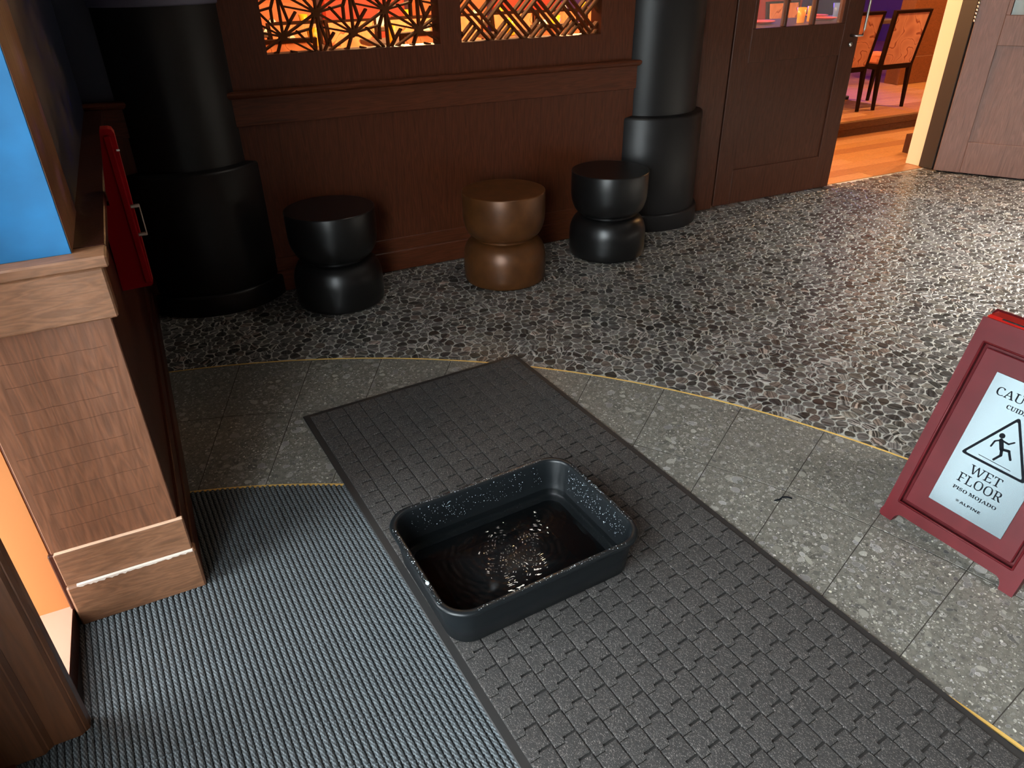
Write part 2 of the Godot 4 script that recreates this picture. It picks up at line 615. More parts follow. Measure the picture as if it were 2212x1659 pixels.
func pebble_into(s: SurfaceTool, poly: Array, c: Vector2, rot: float, off: Vector2, col: Color, lift: float):
	s.set_color(col)
	var n := poly.size()
	var co := cos(rot) * 2.6
	var si := sin(rot) * 2.6
	var UV = func(p: Vector2):
		var q: Vector2 = p - c
		return Vector2(q.x * co - q.y * si, (q.x * si + q.y * co)) + off
	var V = func(p: Vector2, y: float):
		s.set_uv(UV.call(p))
		s.add_vertex(Vector3(p.x, y, p.y))
	var inn := []
	for p in poly: inn.append(c + (p - c) * (1.0 - 0.0018 / max((p - c).length(), 0.004)))
	for i in n:
		var j := (i + 1) % n
		# polygon runs so that y is up when emitted a, c, b
		V.call(c, lift); V.call(inn[i], lift); V.call(inn[j], lift)
		V.call(inn[i], lift); V.call(poly[i], lift - 0.0009); V.call(poly[j], lift - 0.0009)
		V.call(inn[i], lift); V.call(poly[j], lift - 0.0009); V.call(inn[j], lift)
		V.call(poly[i], lift - 0.0009); V.call(poly[i], -0.004); V.call(poly[j], -0.004)
		V.call(poly[i], lift - 0.0009); V.call(poly[j], -0.004); V.call(poly[j], lift - 0.0009)

func build_floor():
	var s := S()
	bx(s, Vector3(-0.47, -0.14, -3.72), Vector3(7.3, -0.0032, 2.5), 0.0)
	var fl = struct("floor", s, M.grout, "lobby floor of sliced pebbles around a ring of terrazzo tiles", "floor")
	s = S()
	ring_band(s, R_IN, R_OUT, 0.0, 118.0, 90, -0.0034, -0.0022)
	obj("tile_bed", s, M.joint, fl)
	# brass strips
	s = S()
	ring_band(s, R_OUT, R_OUT + 0.006, 0.0, 118.0, 120, -0.003, 0.0008)
	obj("brass_strip", s, M.brass, fl)
	s = S()
	ring_band(s, R_IN - 0.009, R_IN, 0.0, 118.0, 120, -0.003, 0.0008)
	obj("brass_strip", s, M.brass, fl)
	# terrazzo tiles, two rings
	var r2 := RandomNumberGenerator.new()
	r2.seed = 12
	for ring in 2:
		var r0: float = [R_IN + 0.001, R_MID + 0.0013][ring]
		var r1: float = [R_MID - 0.0013, R_OUT - 0.001][ring]
		for k in range(-8, 12):
			var d0 := 51.28 + 5.765 * k
			var gap := rad_to_deg(0.0013 / ((r0 + r1) * 0.5))
			tile(fl, r0, r1, d0 + gap, d0 + 5.765 - gap, r2)
	# pebbles: jittered hexagonal points, clipped to their Voronoi cells
	var pitch := 0.047
	var x0 := -0.25
	var z0 := -3.64
	var nx := int(6.3 / pitch)
	var nz := int(4.3 / (pitch * 0.866))
	var pts := []
	for j in nz:
		for i in nx:
			var jx := r2.randf_range(-0.32, 0.32)
			var jz := r2.randf_range(-0.32, 0.32)
			pts.append(Vector2(x0 + (i + 0.5 * (j % 2) + jx) * pitch, z0 + (j + jz) * pitch * 0.866))
	var cells := []
	for j in nz:
		for i in nx:
			var p: Vector2 = pts[j * nx + i]
			var px := proj(Vector3(p.x, 0, p.y))
			if px.x < -120 or px.x > 2330 or px.y < 150 or px.y > 1400: continue
			var rad := p.distance_to(RC)
			if rad < R_OUT - 0.012: continue
			var poly := [p + Vector2(-0.06, -0.06), p + Vector2(0.06, -0.06), p + Vector2(0.06, 0.06), p + Vector2(-0.06, 0.06)]
			var grout := r2.randf_range(0.0020, 0.0031)
			for b in range(-2, 3):
				for a in range(-2, 3):
					if (a == 0 and b == 0) or i + a < 0 or i + a >= nx or j + b < 0 or j + b >= nz: continue
					var q: Vector2 = pts[(j + b) * nx + i + a]
					var dq := q - p
					var l := dq.length()
					if l > 0.11 or l < 0.001: continue
					poly = clip(poly, dq / l, p.dot(dq / l) + l * 0.5 - grout)
					if poly.size() < 3: break
				if poly.size() < 3: break
			if poly.size() < 3: continue
			var no := (RC - p) / rad
			poly = clip(poly, no, RC.dot(no) - R_OUT - 0.009)
			if poly.size() < 3: continue
			# round the corners (one pass of corner cutting)
			var sm := []
			var n := poly.size()
			var c := Vector2.ZERO
			for k in n:
				var a: Vector2 = poly[k]; var b: Vector2 = poly[(k + 1) % n]
				if a.distance_to(b) < 0.0015: 
					sm.append((a + b) * 0.5)
				else:
					sm.append(a.lerp(b, 0.27)); sm.append(a.lerp(b, 0.73))
			for q in sm: c += q
			c /= sm.size()
			var area := 0.0
			for k in sm.size():
				area += (sm[k] - c).cross(sm[(k + 1) % sm.size()] - c)
			if abs(area) < 0.0007: continue
			if area < 0: sm.reverse()
			cells.append([px.y, sm, c])
	cells.sort_custom(func(a, b): return a[0] > b[0])
	var field := S()
	var seen := 0
	for cell in cells:
		var c: Vector2 = cell[2]
		var px := proj(Vector3(c.x, 0, c.y))
		var q := r2.randf()
		var tone := r2.randf_range(0.13, 0.27)
		var off := Vector2(r2.randf(), r2.randf_range(0.06, 0.40))
		if q > 0.62:
			off.y = r2.randf_range(0.56, 0.92)
			tone = r2.randf_range(0.24, 0.44)
		elif q > 0.50:
			tone = r2.randf_range(0.06, 0.10)
		elif q > 0.44:
			tone = r2.randf_range(0.22, 0.32)
		var w := r2.randf()
		var col := Color(tone, tone * 0.97, tone * 0.94)
		if w > 0.88: col = Color(tone * 1.06, tone * 0.88, tone * 0.78)
		elif w > 0.70: col = Color(tone * 1.02, tone * 0.98, tone * 0.88)
		var lift := r2.randf_range(-0.0004, 0.0004)
		if seen < 300 and px.x > 20 and px.x < 2200 and px.y < 1000 and not under_things(px):
			seen += 1
			var s1 := S()
			pebble_into(s1, cell[1], c, r2.randf() * TAU, off, col, lift)
			obj("pebble", s1, M.pebble, fl)
		else:
			pebble_into(field, cell[1], c, r2.randf() * TAU, off, col, lift)
	var pf = obj("pebble_field", field, M.pebble, fl)
	pf.set_meta("kind", "stuff")

func under_things(px: Vector2) -> bool:
	# parts of the floor that the mat, the wall and the sign hide
	if px.x > 1960 + (990 - px.y) * 0.46 and px.y > 700: return true
	return false

func tile(fl, r0: float, r1: float, d0: float, d1: float, r2: RandomNumberGenerator):
	var s := S()
	var off := Vector2(r2.randf(), r2.randf())
	var rot := r2.randf() * TAU
	var n := 4
	var mid := on_ring((r0 + r1) * 0.5, (d0 + d1) * 0.5)
	var V = func(p: Vector3):
		var q := Vector2(p.x - mid.x, p.z - mid.z).rotated(rot) * 1.75 + off
		s.set_uv(q)
		s.add_vertex(p)
	var e := 0.0012
	for i in n:
		var a: float = lerp(d0, d1, float(i) / n)
		var b: float = lerp(d0, d1, float(i + 1) / n)
		var P = [on_ring(r0 + e, a), on_ring(r0 + e, b), on_ring(r1 - e, b), on_ring(r1 - e, a)]
		V.call(P[0]); V.call(P[3]); V.call(P[2]); V.call(P[0]); V.call(P[2]); V.call(P[1])
		var lo := [on_ring(r0, a, -0.0008), on_ring(r0, b, -0.0008)]
		V.call(lo[0]); V.call(P[0]); V.call(P[1]); V.call(lo[0]); V.call(P[1]); V.call(lo[1])
		lo = [on_ring(r1, a, -0.0008), on_ring(r1, b, -0.0008)]
		V.call(P[3]); V.call(lo[0]); V.call(lo[1]); V.call(P[3]); V.call(lo[1]); V.call(P[2])
	obj("tile", s, M.tile, fl)

# ------------------------------------------------------------------ lobby shell
func build_lobby_shell():
	var zf := -3.612
	# back wall with the lattice openings: x 0.557..1.384 and 1.496..2.303, sill at 1.103
	var s := S()
	bx(s, Vector3(-0.40, 0.0, -3.75), Vector3(2.553, 0.94, zf), 0.002)
	for b in [[0.10, 0.557], [1.384, 1.496], [2.303, 2.515]]:
		bx(s, Vector3(b[0], 1.1, -3.7299), Vector3(b[1], 2.21, -3.6251), 0.0)
	bx(s, Vector3(0.10, 0.94, -3.73), Vector3(2.515, 1.103, -3.625), 0.002)
	bx(s, Vector3(0.10, 2.2, -3.73), Vector3(3.05, 3.0, -3.625), 0.002)
	var w = struct("wall_back", s, M.wood_v, "dark brown panelled wall with lattice openings behind the stools", "wall")
	s = S()
	bx(s, Vector3(-0.40, 0.94, -3.73), Vector3(0.10, 3.0, -3.63), 0.002)
	obj("upper_panel", s, M.blue_paint_shaded, w)
	s = S()
	bx(s, Vector3(0.36, 0.815, -3.62), Vector3(2.556, 0.938, -3.604), 0.002)
	bx(s, Vector3(-0.40, 0.815, -3.62), Vector3(0.0, 0.938, -3.604), 0.002)
	obj("frieze_board", s, M.wood_h, w)
	s = S()
	var pr := PackedVector2Array([Vector2(0, 0), Vector2(0.024, 0.0), Vector2(0.032, 0.008), Vector2(0.035, 0.018), Vector2(0.033, 0.026), Vector2(0.026, 0.030), Vector2(0, 0.030)])
	# profile (out, up) run along x
	var xf := Transform3D(Basis(Vector3(0, 0, 1), Vector3(0, 1, 0), Vector3(-1, 0, 0)), Vector3(2.575, 0.934, -3.62))
	prism(s, pr, 0.0, 2.975, xf)
	obj("chair_rail", s, M.wood_h, w)
	s = S()
	bx(s, Vector3(-0.40, 0.0, -3.63), Vector3(2.553, 0.178, -3.606), 0.003)
	tag(obj("baseboard_back", s, M.wood_h), "two-step dark wooden baseboard along the wall behind the stools", "baseboard", "", "structure")
	var bb = get_node("baseboard_back")
	s = S()
	bx(s, Vector3(-0.40, 0.0, -3.61), Vector3(2.556, 0.110, -3.596), 0.005)
	obj("lower_board", s, M.wood_h, bb)
	# wall beside and above the doors
	s = S()
	bx(s, Vector3(5.53, 0.0, -3.88), Vector3(12.2, 3.0, -3.63), 0.002)
	bx(s, Vector3(3.05, 2.26, -3.88), Vector3(5.53, 3.0, -3.63), 0.002)
	struct("wall_back_right", s, M.wood_v, "brown wooden wall hidden behind the open right-hand door leaf", "wall")
	# right wall, front wall, ceiling: out of the picture, close the room
	s = S()
	bx(s, Vector3(7.3, 0.0, -3.9), Vector3(7.5, 3.0, 2.7), 0.0)
	struct("wall_right", s, M.plaster, "plain plastered wall closing the lobby on its far right side", "wall")
	s = S()
	bx(s, Vector3(-1.0, 0.0, 2.5), Vector3(7.5, 3.0, 2.7), 0.0)
	struct("wall_front", s, M.plaster, "plain plastered wall behind the photographer", "wall")
	s = S()
	bx(s, Vector3(-1.0, 3.0, -3.9), Vector3(7.5, 3.15, 2.7), 0.0)
	struct("ceiling", s, M.ceiling, "unseen ceiling of the lobby, darkened to cut bounced light", "ceiling")

# ------------------------------------------------------------------ entrance side (left)
func build_entrance_side():
	# left wall: wooden wainscot below, blue painted wall above; runs from the pier to the back wall
	var turn := 0.0075
	var piv := Vector3(-0.15, 0, -1.652)
	var X := Transform3D(Basis(Vector3.UP, turn), piv) * Transform3D(Basis.IDENTITY, -piv)
	var s := S()
	bx(s, Vector3(-0.455, 0.0, -3.75), Vector3(-0.166, 0.915, -1.652), 0.002, X)
	var w = struct("wall_left", s, M.wood_side, "low wood-panelled wall running back from the entrance pier", "wall")
	s = S()
	bx(s, Vector3(-0.70, 0.938, -3.75), Vector3(-0.205, 3.0, -1.69), 0.002, X)
	obj("upper_wall", s, M.blue_paint_shaded, w)
	s = S()
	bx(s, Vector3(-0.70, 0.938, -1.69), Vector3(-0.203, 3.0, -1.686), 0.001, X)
	obj("lit_blue_face", s, M.blue_paint_lit, w)  # sunlit face of the same painted wall, its light put into the colour
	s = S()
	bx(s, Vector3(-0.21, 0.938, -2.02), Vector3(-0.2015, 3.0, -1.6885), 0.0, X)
	obj("corner_strip", s, M.wood_lit_v, w)  # lighter brown strip along the corner of the upper wall
	# ledge on top of the wainscot
	s = S()
	bx(s, Vector3(-0.50, 0.913, -3.70), Vector3(-0.139, 0.938, -1.72), 0.003, X)
	obj("ledge_side", s, M.wood_side, w)
	s = S()
	bx(s, Vector3(-0.50, 0.913, -1.7195), Vector3(-0.139, 0.938, -1.638), 0.004, X)
	obj("ledge_end", s, M.wood_lit_h, w)  # near end of the same ledge, daylight put into its wood colour
	# end face of the wall: the pier in the foreground
	s = S()
	bx(s, Vector3(-0.452, 0.0, -1.66), Vector3(-0.167, 0.915, -1.649), 0.002, X)
	obj("end_panel", s, M.wood_lit_v, w)
	s = S()
	bx(s, Vector3(-0.452, 0.80, -1.70), Vector3(-0.151, 0.914, -1.640), 0.004, X)
	obj("frieze_board", s, M.wood_lit_h, w)
	s = S()
	bx(s, Vector3(-0.46, 0.0, -3.62), Vector3(-0.156, 0.232, -1.643), 0.003, X)
	tag(obj("baseboard_left", s, M.wood_side), "stepped wooden baseboard round the foot of the entrance pier", "baseboard", "", "structure")
	var bb = get_node("baseboard_left")
	s = S()
	bx(s, Vector3(-0.449, 0.13, -1.66), Vector3(-0.1545, 0.2325, -1.6405), 0.003, X)
	obj("upper_board", s, M.wood_lit_h, bb)
	s = S()
	bx(s, Vector3(-0.449, 0.0, -3.62), Vector3(-0.149, 0.132, -1.66), 0.004, X)
	obj("side_board", s, M.wood_side, bb)
	s = S()
	bx(s, Vector3(-0.449, 0.0, -1.668), Vector3(-0.1475, 0.1325, -1.630), 0.005, X)
	obj("lower_board", s, M.wood_lit_h, bb)
	# worn pale edge of the lower board, ragged outline
	s = S()
	var r2 := RandomNumberGenerator.new()
	r2.seed = 3
	var prev := Vector2(0.0, 0.003)
	var xs := -0.425
	while xs < -0.158:
		var nxt := xs + 0.006
		var t: float = (xs + 0.40) / 0.24
		var wd := (0.008 * (1.0 - 0.4 * t)) * r2.randf_range(0.35, 1.1)
		quad(s, X * Vector3(xs, 0.1330 - prev.y, -1.6296), X * Vector3(nxt, 0.1330 - wd, -1.6296), X * Vector3(nxt, 0.1327, -1.6296), X * Vector3(xs, 0.1327, -1.6296))
		quad(s, X * Vector3(xs, 0.1328, -1.6300), X * Vector3(nxt, 0.1328, -1.6300), X * Vector3(nxt, 0.1328, -1.6385), X * Vector3(xs, 0.1328, -1.6385))
		prev = Vector2(0, wd)
		xs = nxt
	obj("worn_edge", s, M.scuff, bb)
	s = S()
	bx(s, Vector3(-0.445, 0.2318, -1.652), Vector3(-0.1560, 0.2345, -1.6403), 0.0008, X)
	obj("worn_edge", s, M.edge, bb)
	# fine checks across the end panel
	s = S()
	for k in 9:
		var y := 0.29 + 0.056 * k + r2.randf_range(-0.008, 0.008)
		var xa := -0.44 + r2.randf_range(0.0, 0.06)
		var xb := -0.175 - r2.randf_range(0.0, 0.05)
		var pts := []
		for i in 9: pts.append(X * Vector3(lerp(xa, xb, i / 8.0), y + r2.randf_range(-0.0012, 0.0012), -1.6489))
		tube(s, pts, 0.00028, 4)
	var ck = obj("grain_checks", s, M.wood_side, w)
	ck.set_meta("kind", "stuff")
	# sidelight jamb and sill between pier and post, strong daylight put into their colours
	s = S()
	bx(s, Vector3(-0.80, 0.05, -1.78), Vector3(-0.456, 3.0, -1.653), 0.002)
	struct("trim_1", s, M.peach, "window jamb toned peach for strong daylight beside the wooden entrance pier", "window jamb")
	s = S()
	bx(s, Vector3(-0.80, 0.0, -1.70), Vector3(-0.4545, 0.053, -1.31), 0.003)
	var sill = struct("trim_2", s, M.wood_side, "low window sill with its top paled for daylight between pier and entrance post", "window sill")
	s = S()
	bx(s, Vector3(-0.80, 0.0532, -1.653), Vector3(-0.4565, 0.0545, -1.315), 0.001)
	obj("sill_top", s, M.sill, sill)
	# entrance post with stepped mouldings on its face
	s = S()
	bx(s, Vector3(-0.64, 0.0, -1.330), Vector3(-0.425, 3.0, -1.292), 0.006)
	var post = struct("trim_3", s, M.wood_post, "moulded brown wooden post of the entrance door frame", "door post")
	s = S()
	bx(s, Vector3(-0.64, 0.0, -1.3), Vector3(-0.434, 3.0, -1.285), 0.006)
	bx(s, Vector3(-0.64, 0.0, -1.3), Vector3(-0.494, 3.0, -1.276), 0.008)
	obj("moulding", s, M.wood_post, post)
	s = S()
	bx(s, Vector3(-0.80, 0.0, -1.33), Vector3(-0.505, 3.0, -1.270), 0.006)
	obj("moulding", s, M.wood_post, post)
	s = S()
	bx(s, Vector3(-0.80, 0.0, -1.29), Vector3(-0.565, 0.012, 1.0), 0.003)
	struct("trim_8", s, M.wood_v, "reddish brown threshold board below the entrance post", "threshold")
	# glazed entrance: stiles, rails and panes out of the picture on the left
	s = S()
	bx(s, Vector3(-0.80, 2.45, -1.70), Vector3(-0.62, 3.0, 2.5), 0.0)
	bx(s, Vector3(-0.80, 0.0, 1.0), Vector3(-0.62, 3.0, 2.5), 0.0)
	bx(s, Vector3(-0.74, 0.0, -0.12), Vector3(-0.66, 2.45, -0.02), 0.004)
	bx(s, Vector3(-0.74, 0.0, -1.29), Vector3(-0.66, 2.45, -0.86), 0.004)  # unseen stile, widened to keep daylight off the carpet by the post
	bx(s, Vector3(-0.74, 0.0, -1.29), Vector3(-0.66, 0.12, 1.0), 0.004)
	struct("wall_entrance", s, M.wood_v, "glazed entrance front left of the photographer", "wall")
	s = S()
	bx(s, Vector3(-0.703, 0.12, -0.86), Vector3(-0.697, 2.45, -0.12), 0.0)
	struct("window_1", s, M.glass, "clear glass pane of the entrance door", "window")
	s = S()
	bx(s, Vector3(-0.703, 0.12, -0.02), Vector3(-0.697, 2.45, 1.0), 0.0)
	struct("window_2", s, M.glass, "clear glass pane nearest the photographer", "window")
	s = S()
	bx(s, Vector3(-0.753, 0.054, -1.653), Vector3(-0.747, 2.45, -1.33), 0.0)
	struct("window_3", s, M.glass, "narrow sidelight pane between pier and post", "window")
	s = S()
	bx(s, Vector3(-14.0, -0.2, -14.0), Vector3(-0.8, -0.02, 14.0), 0.0)
	struct("ground", s, M.concrete, "pale concrete forecourt outside the entrance", "ground")

# ------------------------------------------------------------------ dining room shell
func build_restaurant_shell():
	var s := S()
	bx(s, Vector3(-0.4, -0.14, -4.83), Vector3(12.0, -0.012, -3.72), 0.0)
	bx(s, Vector3(-0.4, -0.14, -10.4), Vector3(12.0, 0.113, -4.83), 0.0)
	var fl = struct("floor_dining", s, M.joint, "warm plank floor of the dining room with one raised step", "floor")
	var r2 := RandomNumberGenerator.new()
	r2.seed = 9
	var mats := []
	for k in 4:
		var m = M.floor_dining.duplicate()
		m.albedo_color = [Color8(206, 144, 92), Color8(216, 156, 104), Color8(186, 124, 76), Color8(208, 146, 88)][k]
		m.uv1_offset = Vector3(r2.randf(), r2.randf(), r2.randf())
		mats.append(m)
	# planks run along x; lower level then platform
	for lev in 2:
		var z: float = [-3.725, -4.86][lev]
		var zend: float = [-4.82, -7.2][lev]
		var y: float = [0.0, 0.125][lev]
		while z > zend + 0.01:
			var z2: float = max(z - 0.125, zend)
			var x := 4.0 - r2.randf() * 1.0
			while x < 9.0:
				var x2 := x + r2.randf_range(1.1, 1.7)
				s = S()
				bx(s, Vector3(x + 0.001, y - 0.012, z2 + 0.001), Vector3(x2 - 0.001, y, z - 0.001), 0.0012)
				obj("plank", s, mats[r2.randi() % 4], fl)
				x = x2
			z = z2
	s = S()
	bx(s, Vector3(-0.4, -0.012, -4.82), Vector3(3.2, 0.0, -3.725), 0.0)
	bx(s, Vector3(-0.4, 0.113, -7.2), Vector3(3.0, 0.125, -4.86), 0.0)
	bx(s, Vector3(-0.4, 0.113, -10.4), Vector3(12.0, 0.125, -7.2), 0.0)
	bx(s, Vector3(10.5, 0.113, -7.2), Vector3(12.0, 0.125, -4.86), 0.0)
	obj("far_planks", s, M.floor_dining, fl)
	s = S()
	bx(s, Vector3(-0.4, -0.012, -4.86), Vector3(12.0, 0.060, -4.820), 0.002)
	bx(s, Vector3(-0.4, 0.062, -4.86), Vector3(12.0, 0.126, -4.813), 0.004)
	obj("step_riser", s, M.riser, fl)
	# partition right of the chairs
	s = S()
	bx(s, Vector3(8.0, 0.125, -6.3), Vector3(12.0, 3.0, -6.12), 0.002)
	var p = struct("wall_partition", s, M.dining_wall, "orange-brown wooden partition behind the two dining chairs", "wall")
	s = S()
	bx(s, Vector3(7.98, 0.125, -6.13), Vector3(12.0, 0.42, -6.10), 0.004)
	obj("skirting", s, M.dining_wall, p)
	s = S()
	bx(s, Vector3(-0.6, 0.0, -10.6), Vector3(12.2, 3.0, -10.4), 0.0)
	bx(s, Vector3(-0.6, 0.0, -10.4), Vector3(-0.4, 3.0, -3.75), 0.0)
	bx(s, Vector3(12.0, 0.0, -10.4), Vector3(12.2, 3.0, -3.63), 0.0)
	struct("wall_dining", s, M.backdrop, "dim far walls of the dining room", "wall")
	s = S()
	bx(s, Vector3(-0.6, 3.0, -10.6), Vector3(12.2, 3.15, -3.88), 0.0)
	struct("ceiling_dining", s, M.ceiling, "ceiling of the dining room", "ceiling")

# ------------------------------------------------------------------ columns
func build_columns():
	for k in 2:
		var c: Vector3 = [Vector3(0.144, 0, -3.80), Vector3(2.761, 0, -3.80)][k]
		var t = thing("column", ["black round column with wide base drum in the dark corner by the red box", "black round column with wide base drum between lattice wall and doors"][k], "column", c, 0, "black drum-based columns against the back wall")
		t.set_meta("kind", "structure")
		var s = S(true)
		lathe(s, [Vector2(0.296, 0.60), Vector2(0.296, 3.0)], 64)
		obj("shaft", s, M.column, t)
		s = S(true)
		lathe(s, [Vector2(0.340, 0.10), Vector2(0.340, 0.648), Vector2(0.337, 0.656), Vector2(0.330, 0.660)], 64)
		obj("drum", s, M.column, t)
		s = S()
		lathe(s, [Vector2(0.330, 0.660), Vector2(0.290, 0.668)], 64)
		obj("drum_top", s, M.column, t)
		s = S(true)
		lathe(s, [Vector2(0.362, 0.0), Vector2(0.362, 0.086), Vector2(0.358, 0.096), Vector2(0.350, 0.10), Vector2(0.335, 0.10)], 64)
		obj("base_ring", s, M.column, t)
		s = S(true)
		lathe(s, [Vector2(0.29, 1.312), Vector2(0.300, 1.314), Vector2(0.302, 1.32), Vector2(0.302, 1.50), Vector2(0.29, 1.51)], 64)
		if k == 0: obj("collar", s, M.column_band, t)

# ------------------------------------------------------------------ double doors
func build_doors():
	# frame left of the door and jamb at the right
	var s := S()
	bx(s, Vector3(2.90, 0.0, -3.80), Vector3(3.256, 2.26, -3.665), 0.004)
	bx(s, Vector3(2.90, 2.20, -3.80), Vector3(5.55, 2.32, -3.665), 0.004)
	var t4 = struct("trim_4", s, M.wood_dark_v, "dark brown door frame board right of the black column", "door frame")
	s = S()
	bx(s, Vector3(3.20, 0.0, -3.79), Vector3(3.279, 2.26, -3.70), 0.002)  # black strip that paints the shade of the gap beside the leaf
	obj("gap_shade", s, M.black, t4)
	s = S()
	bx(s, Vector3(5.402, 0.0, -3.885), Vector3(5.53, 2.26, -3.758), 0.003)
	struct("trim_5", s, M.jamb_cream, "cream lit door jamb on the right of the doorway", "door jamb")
	s = S()
	bx(s, Vector3(5.388, 0.004, -3.757), Vector3(5.53, 2.26, -3.64), 0.003)
	struct("trim_6", s, M.jamb_dark, "dark brown jamb edge between cream jamb and open door", "door jamb")
	# plinth block inside the doorway
	s = S()
	bx(s, Vector3(5.69, 0.0, -4.15), Vector3(5.86, 0.15, -3.89), 0.004)
	struct("trim_7", s, M.wood_dark_v, "small dark plinth block just inside the doorway", "plinth")
	# closed left leaf
	door_leaf("door_1", "closed dark brown door leaf with three panes above a panel", Transform3D(Basis.IDENTITY, Vector3(3.281, 0.006, -3.725)), 1.049, M.wood_dark_v, true)
	# open right leaf, hinged at the right jamb and swung towards the lobby
	var d := Vector3(0.5452, 0, 0.8383)
	var n := Vector3(-0.8383, 0, 0.5452)
	door_leaf("door_2", "open brown door leaf, daylight greyed into its colour, swung out on the far right", Transform3D(Basis(d, Vector3.UP, n), Vector3(5.352, 0.012, -3.6) - n * 0.045), 1.05, M.wood_door_lit, false)

func door_leaf(called: String, label: String, xf: Transform3D, w: float, m, left: bool):
	var o := Node3D.new()
	o.name = called
	add_child(o)
	o.transform = xf
	tag(o, label, "door", "", "structure")
	var t := 0.045
	var h := 2.19
	var gl := 1.066          # glass starts
	var p0 := 0.225
	var p1 := 0.876
	var x0 := 0.135
	var x1 := w - 0.145
	var gx0 := 0.160
	var gx1 := w - 0.178
	if not left:
		x0 = 0.175; x1 = w - 0.135; gx0 = 0.20; gx1 = w - 0.16
	var s := S()
	bx(s, Vector3(0, 0, 0), Vector3(x0, h, t), 0.003)
	bx(s, Vector3(x0 - 0.001, gl, 0), Vector3(gx0, h, t - 0.0004), 0.002)
	obj("stile", s, m, o)
	s = S()
	bx(s, Vector3(x1, 0, 0), Vector3(w, h, t), 0.003)
	bx(s, Vector3(gx1, gl, 0), Vector3(x1 + 0.001, h, t - 0.0004), 0.002)
	obj("stile", s, m, o)
	for r in [[0.0, p0], [p1, gl], [2.05, h]]:
		s = S()
		bx(s, Vector3(x0 - 0.001, r[0], 0.0002), Vector3(x1 + 0.001, r[1], t - 0.0002), 0.003)
		obj("rail", s, m, o)
	s = S()
	bx(s, Vector3(x0, p0, 0.012), Vector3(x1, p1, t - 0.013), 0.001)
	obj("panel", s, m, o)
	# panes with muntins
	var gw := gx1 - gx0
	for k in 3:
		s = S()
		bx(s, Vector3(gx0 + gw * k / 3.0 + 0.004, gl, 0.02), Vector3(gx0 + gw * (k + 1) / 3.0 - 0.004, 2.05, 0.024), 0.0)
		obj("pane", s, M.glass if left else M.glass_grey, o)
	for k in [1, 2]:
		s = S()
		var xm: float = gx0 + gw * k / 3.0
		bx(s, Vector3(xm - 0.011, gl, 0.004), Vector3(xm + 0.011, 2.05, t - 0.004), 0.003)
		obj("muntin", s, m, o)
	if left:
		s = S(true)
		tube(s, [Vector3(0.975, 0.99, t), Vector3(0.975, 0.99, t + 0.05), Vector3(1.02, 0.992, t + 0.055), Vector3(1.026, 1.03, t + 0.055), Vector3(1.026, 1.33, t + 0.055), Vector3(0.99, 1.345, t + 0.05), Vector3(0.975, 1.345, t)], 0.008, 10)
		obj("pull_handle", s, M.chrome, o)
		s = S(true)
		lathe(s, [Vector2(0.0, 0.012), Vector2(0.012, 0.012), Vector2(0.015, 0.006), Vector2(0.015, 0.0)], 18, Transform3D(Basis(Vector3.RIGHT, PI / 2), Vector3(0.985, 0.936, t)))
		obj("lock_cylinder", s, M.chrome, o)
	else:
		s = S(true)
		for k in 16:
			var y := 1.02 + k * 0.022
			lathe(s, [Vector2(0.006, y), Vector2(0.0075, y + 0.003), Vector2(0.0075, y + 0.012), Vector2(0.006, y + 0.015)], 8, Transform3D(Basis.IDENTITY, Vector3(-0.004, 0, t + 0.002)))
		var hg = obj("hinge_beads", s, M.chrome, o)
		hg.set_meta("kind", "stuff")

# ------------------------------------------------------------------ lattice screens
func bar2(t, a: Vector2, b: Vector2, w: float, m, lo: Vector2, hi: Vector2):
	# a bar between two points of the screen plane, trimmed to the opening
	var d := b - a
	var t0 := 0.0
	var t1 := 1.0
	for ax in 2:
		var p: float = a[ax]; var v: float = d[ax]
		if abs(v) < 1e-6:
			if p < lo[ax] or p > hi[ax]: return
		else:
			var u0: float = (lo[ax] - p) / v
			var u1: float = (hi[ax] - p) / v
			if u0 > u1:
				var q := u0; u0 = u1; u1 = q
			t0 = max(t0, u0); t1 = min(t1, u1)
	if t1 - t0 < 0.04: return
	var p0 := a + d * t0
	var p1 := a + d * t1
	var L := p0.distance_to(p1)
	if L < 0.012: return
	var dir := (p1 - p0) / L
	var xf := Transform3D(Basis(Vector3(dir.x, dir.y, 0), Vector3(-dir.y, dir.x, 0), Vector3(0, 0, 1)), Vector3(p0.x, p0.y, 0))
	var s := S()
	bx(s, Vector3(-0.003, -w * 0.48, -0.024), Vector3(L + 0.003, w * 0.48, 0.012), 0.0008, xf)
	obj("lattice_bar", s, m, t)

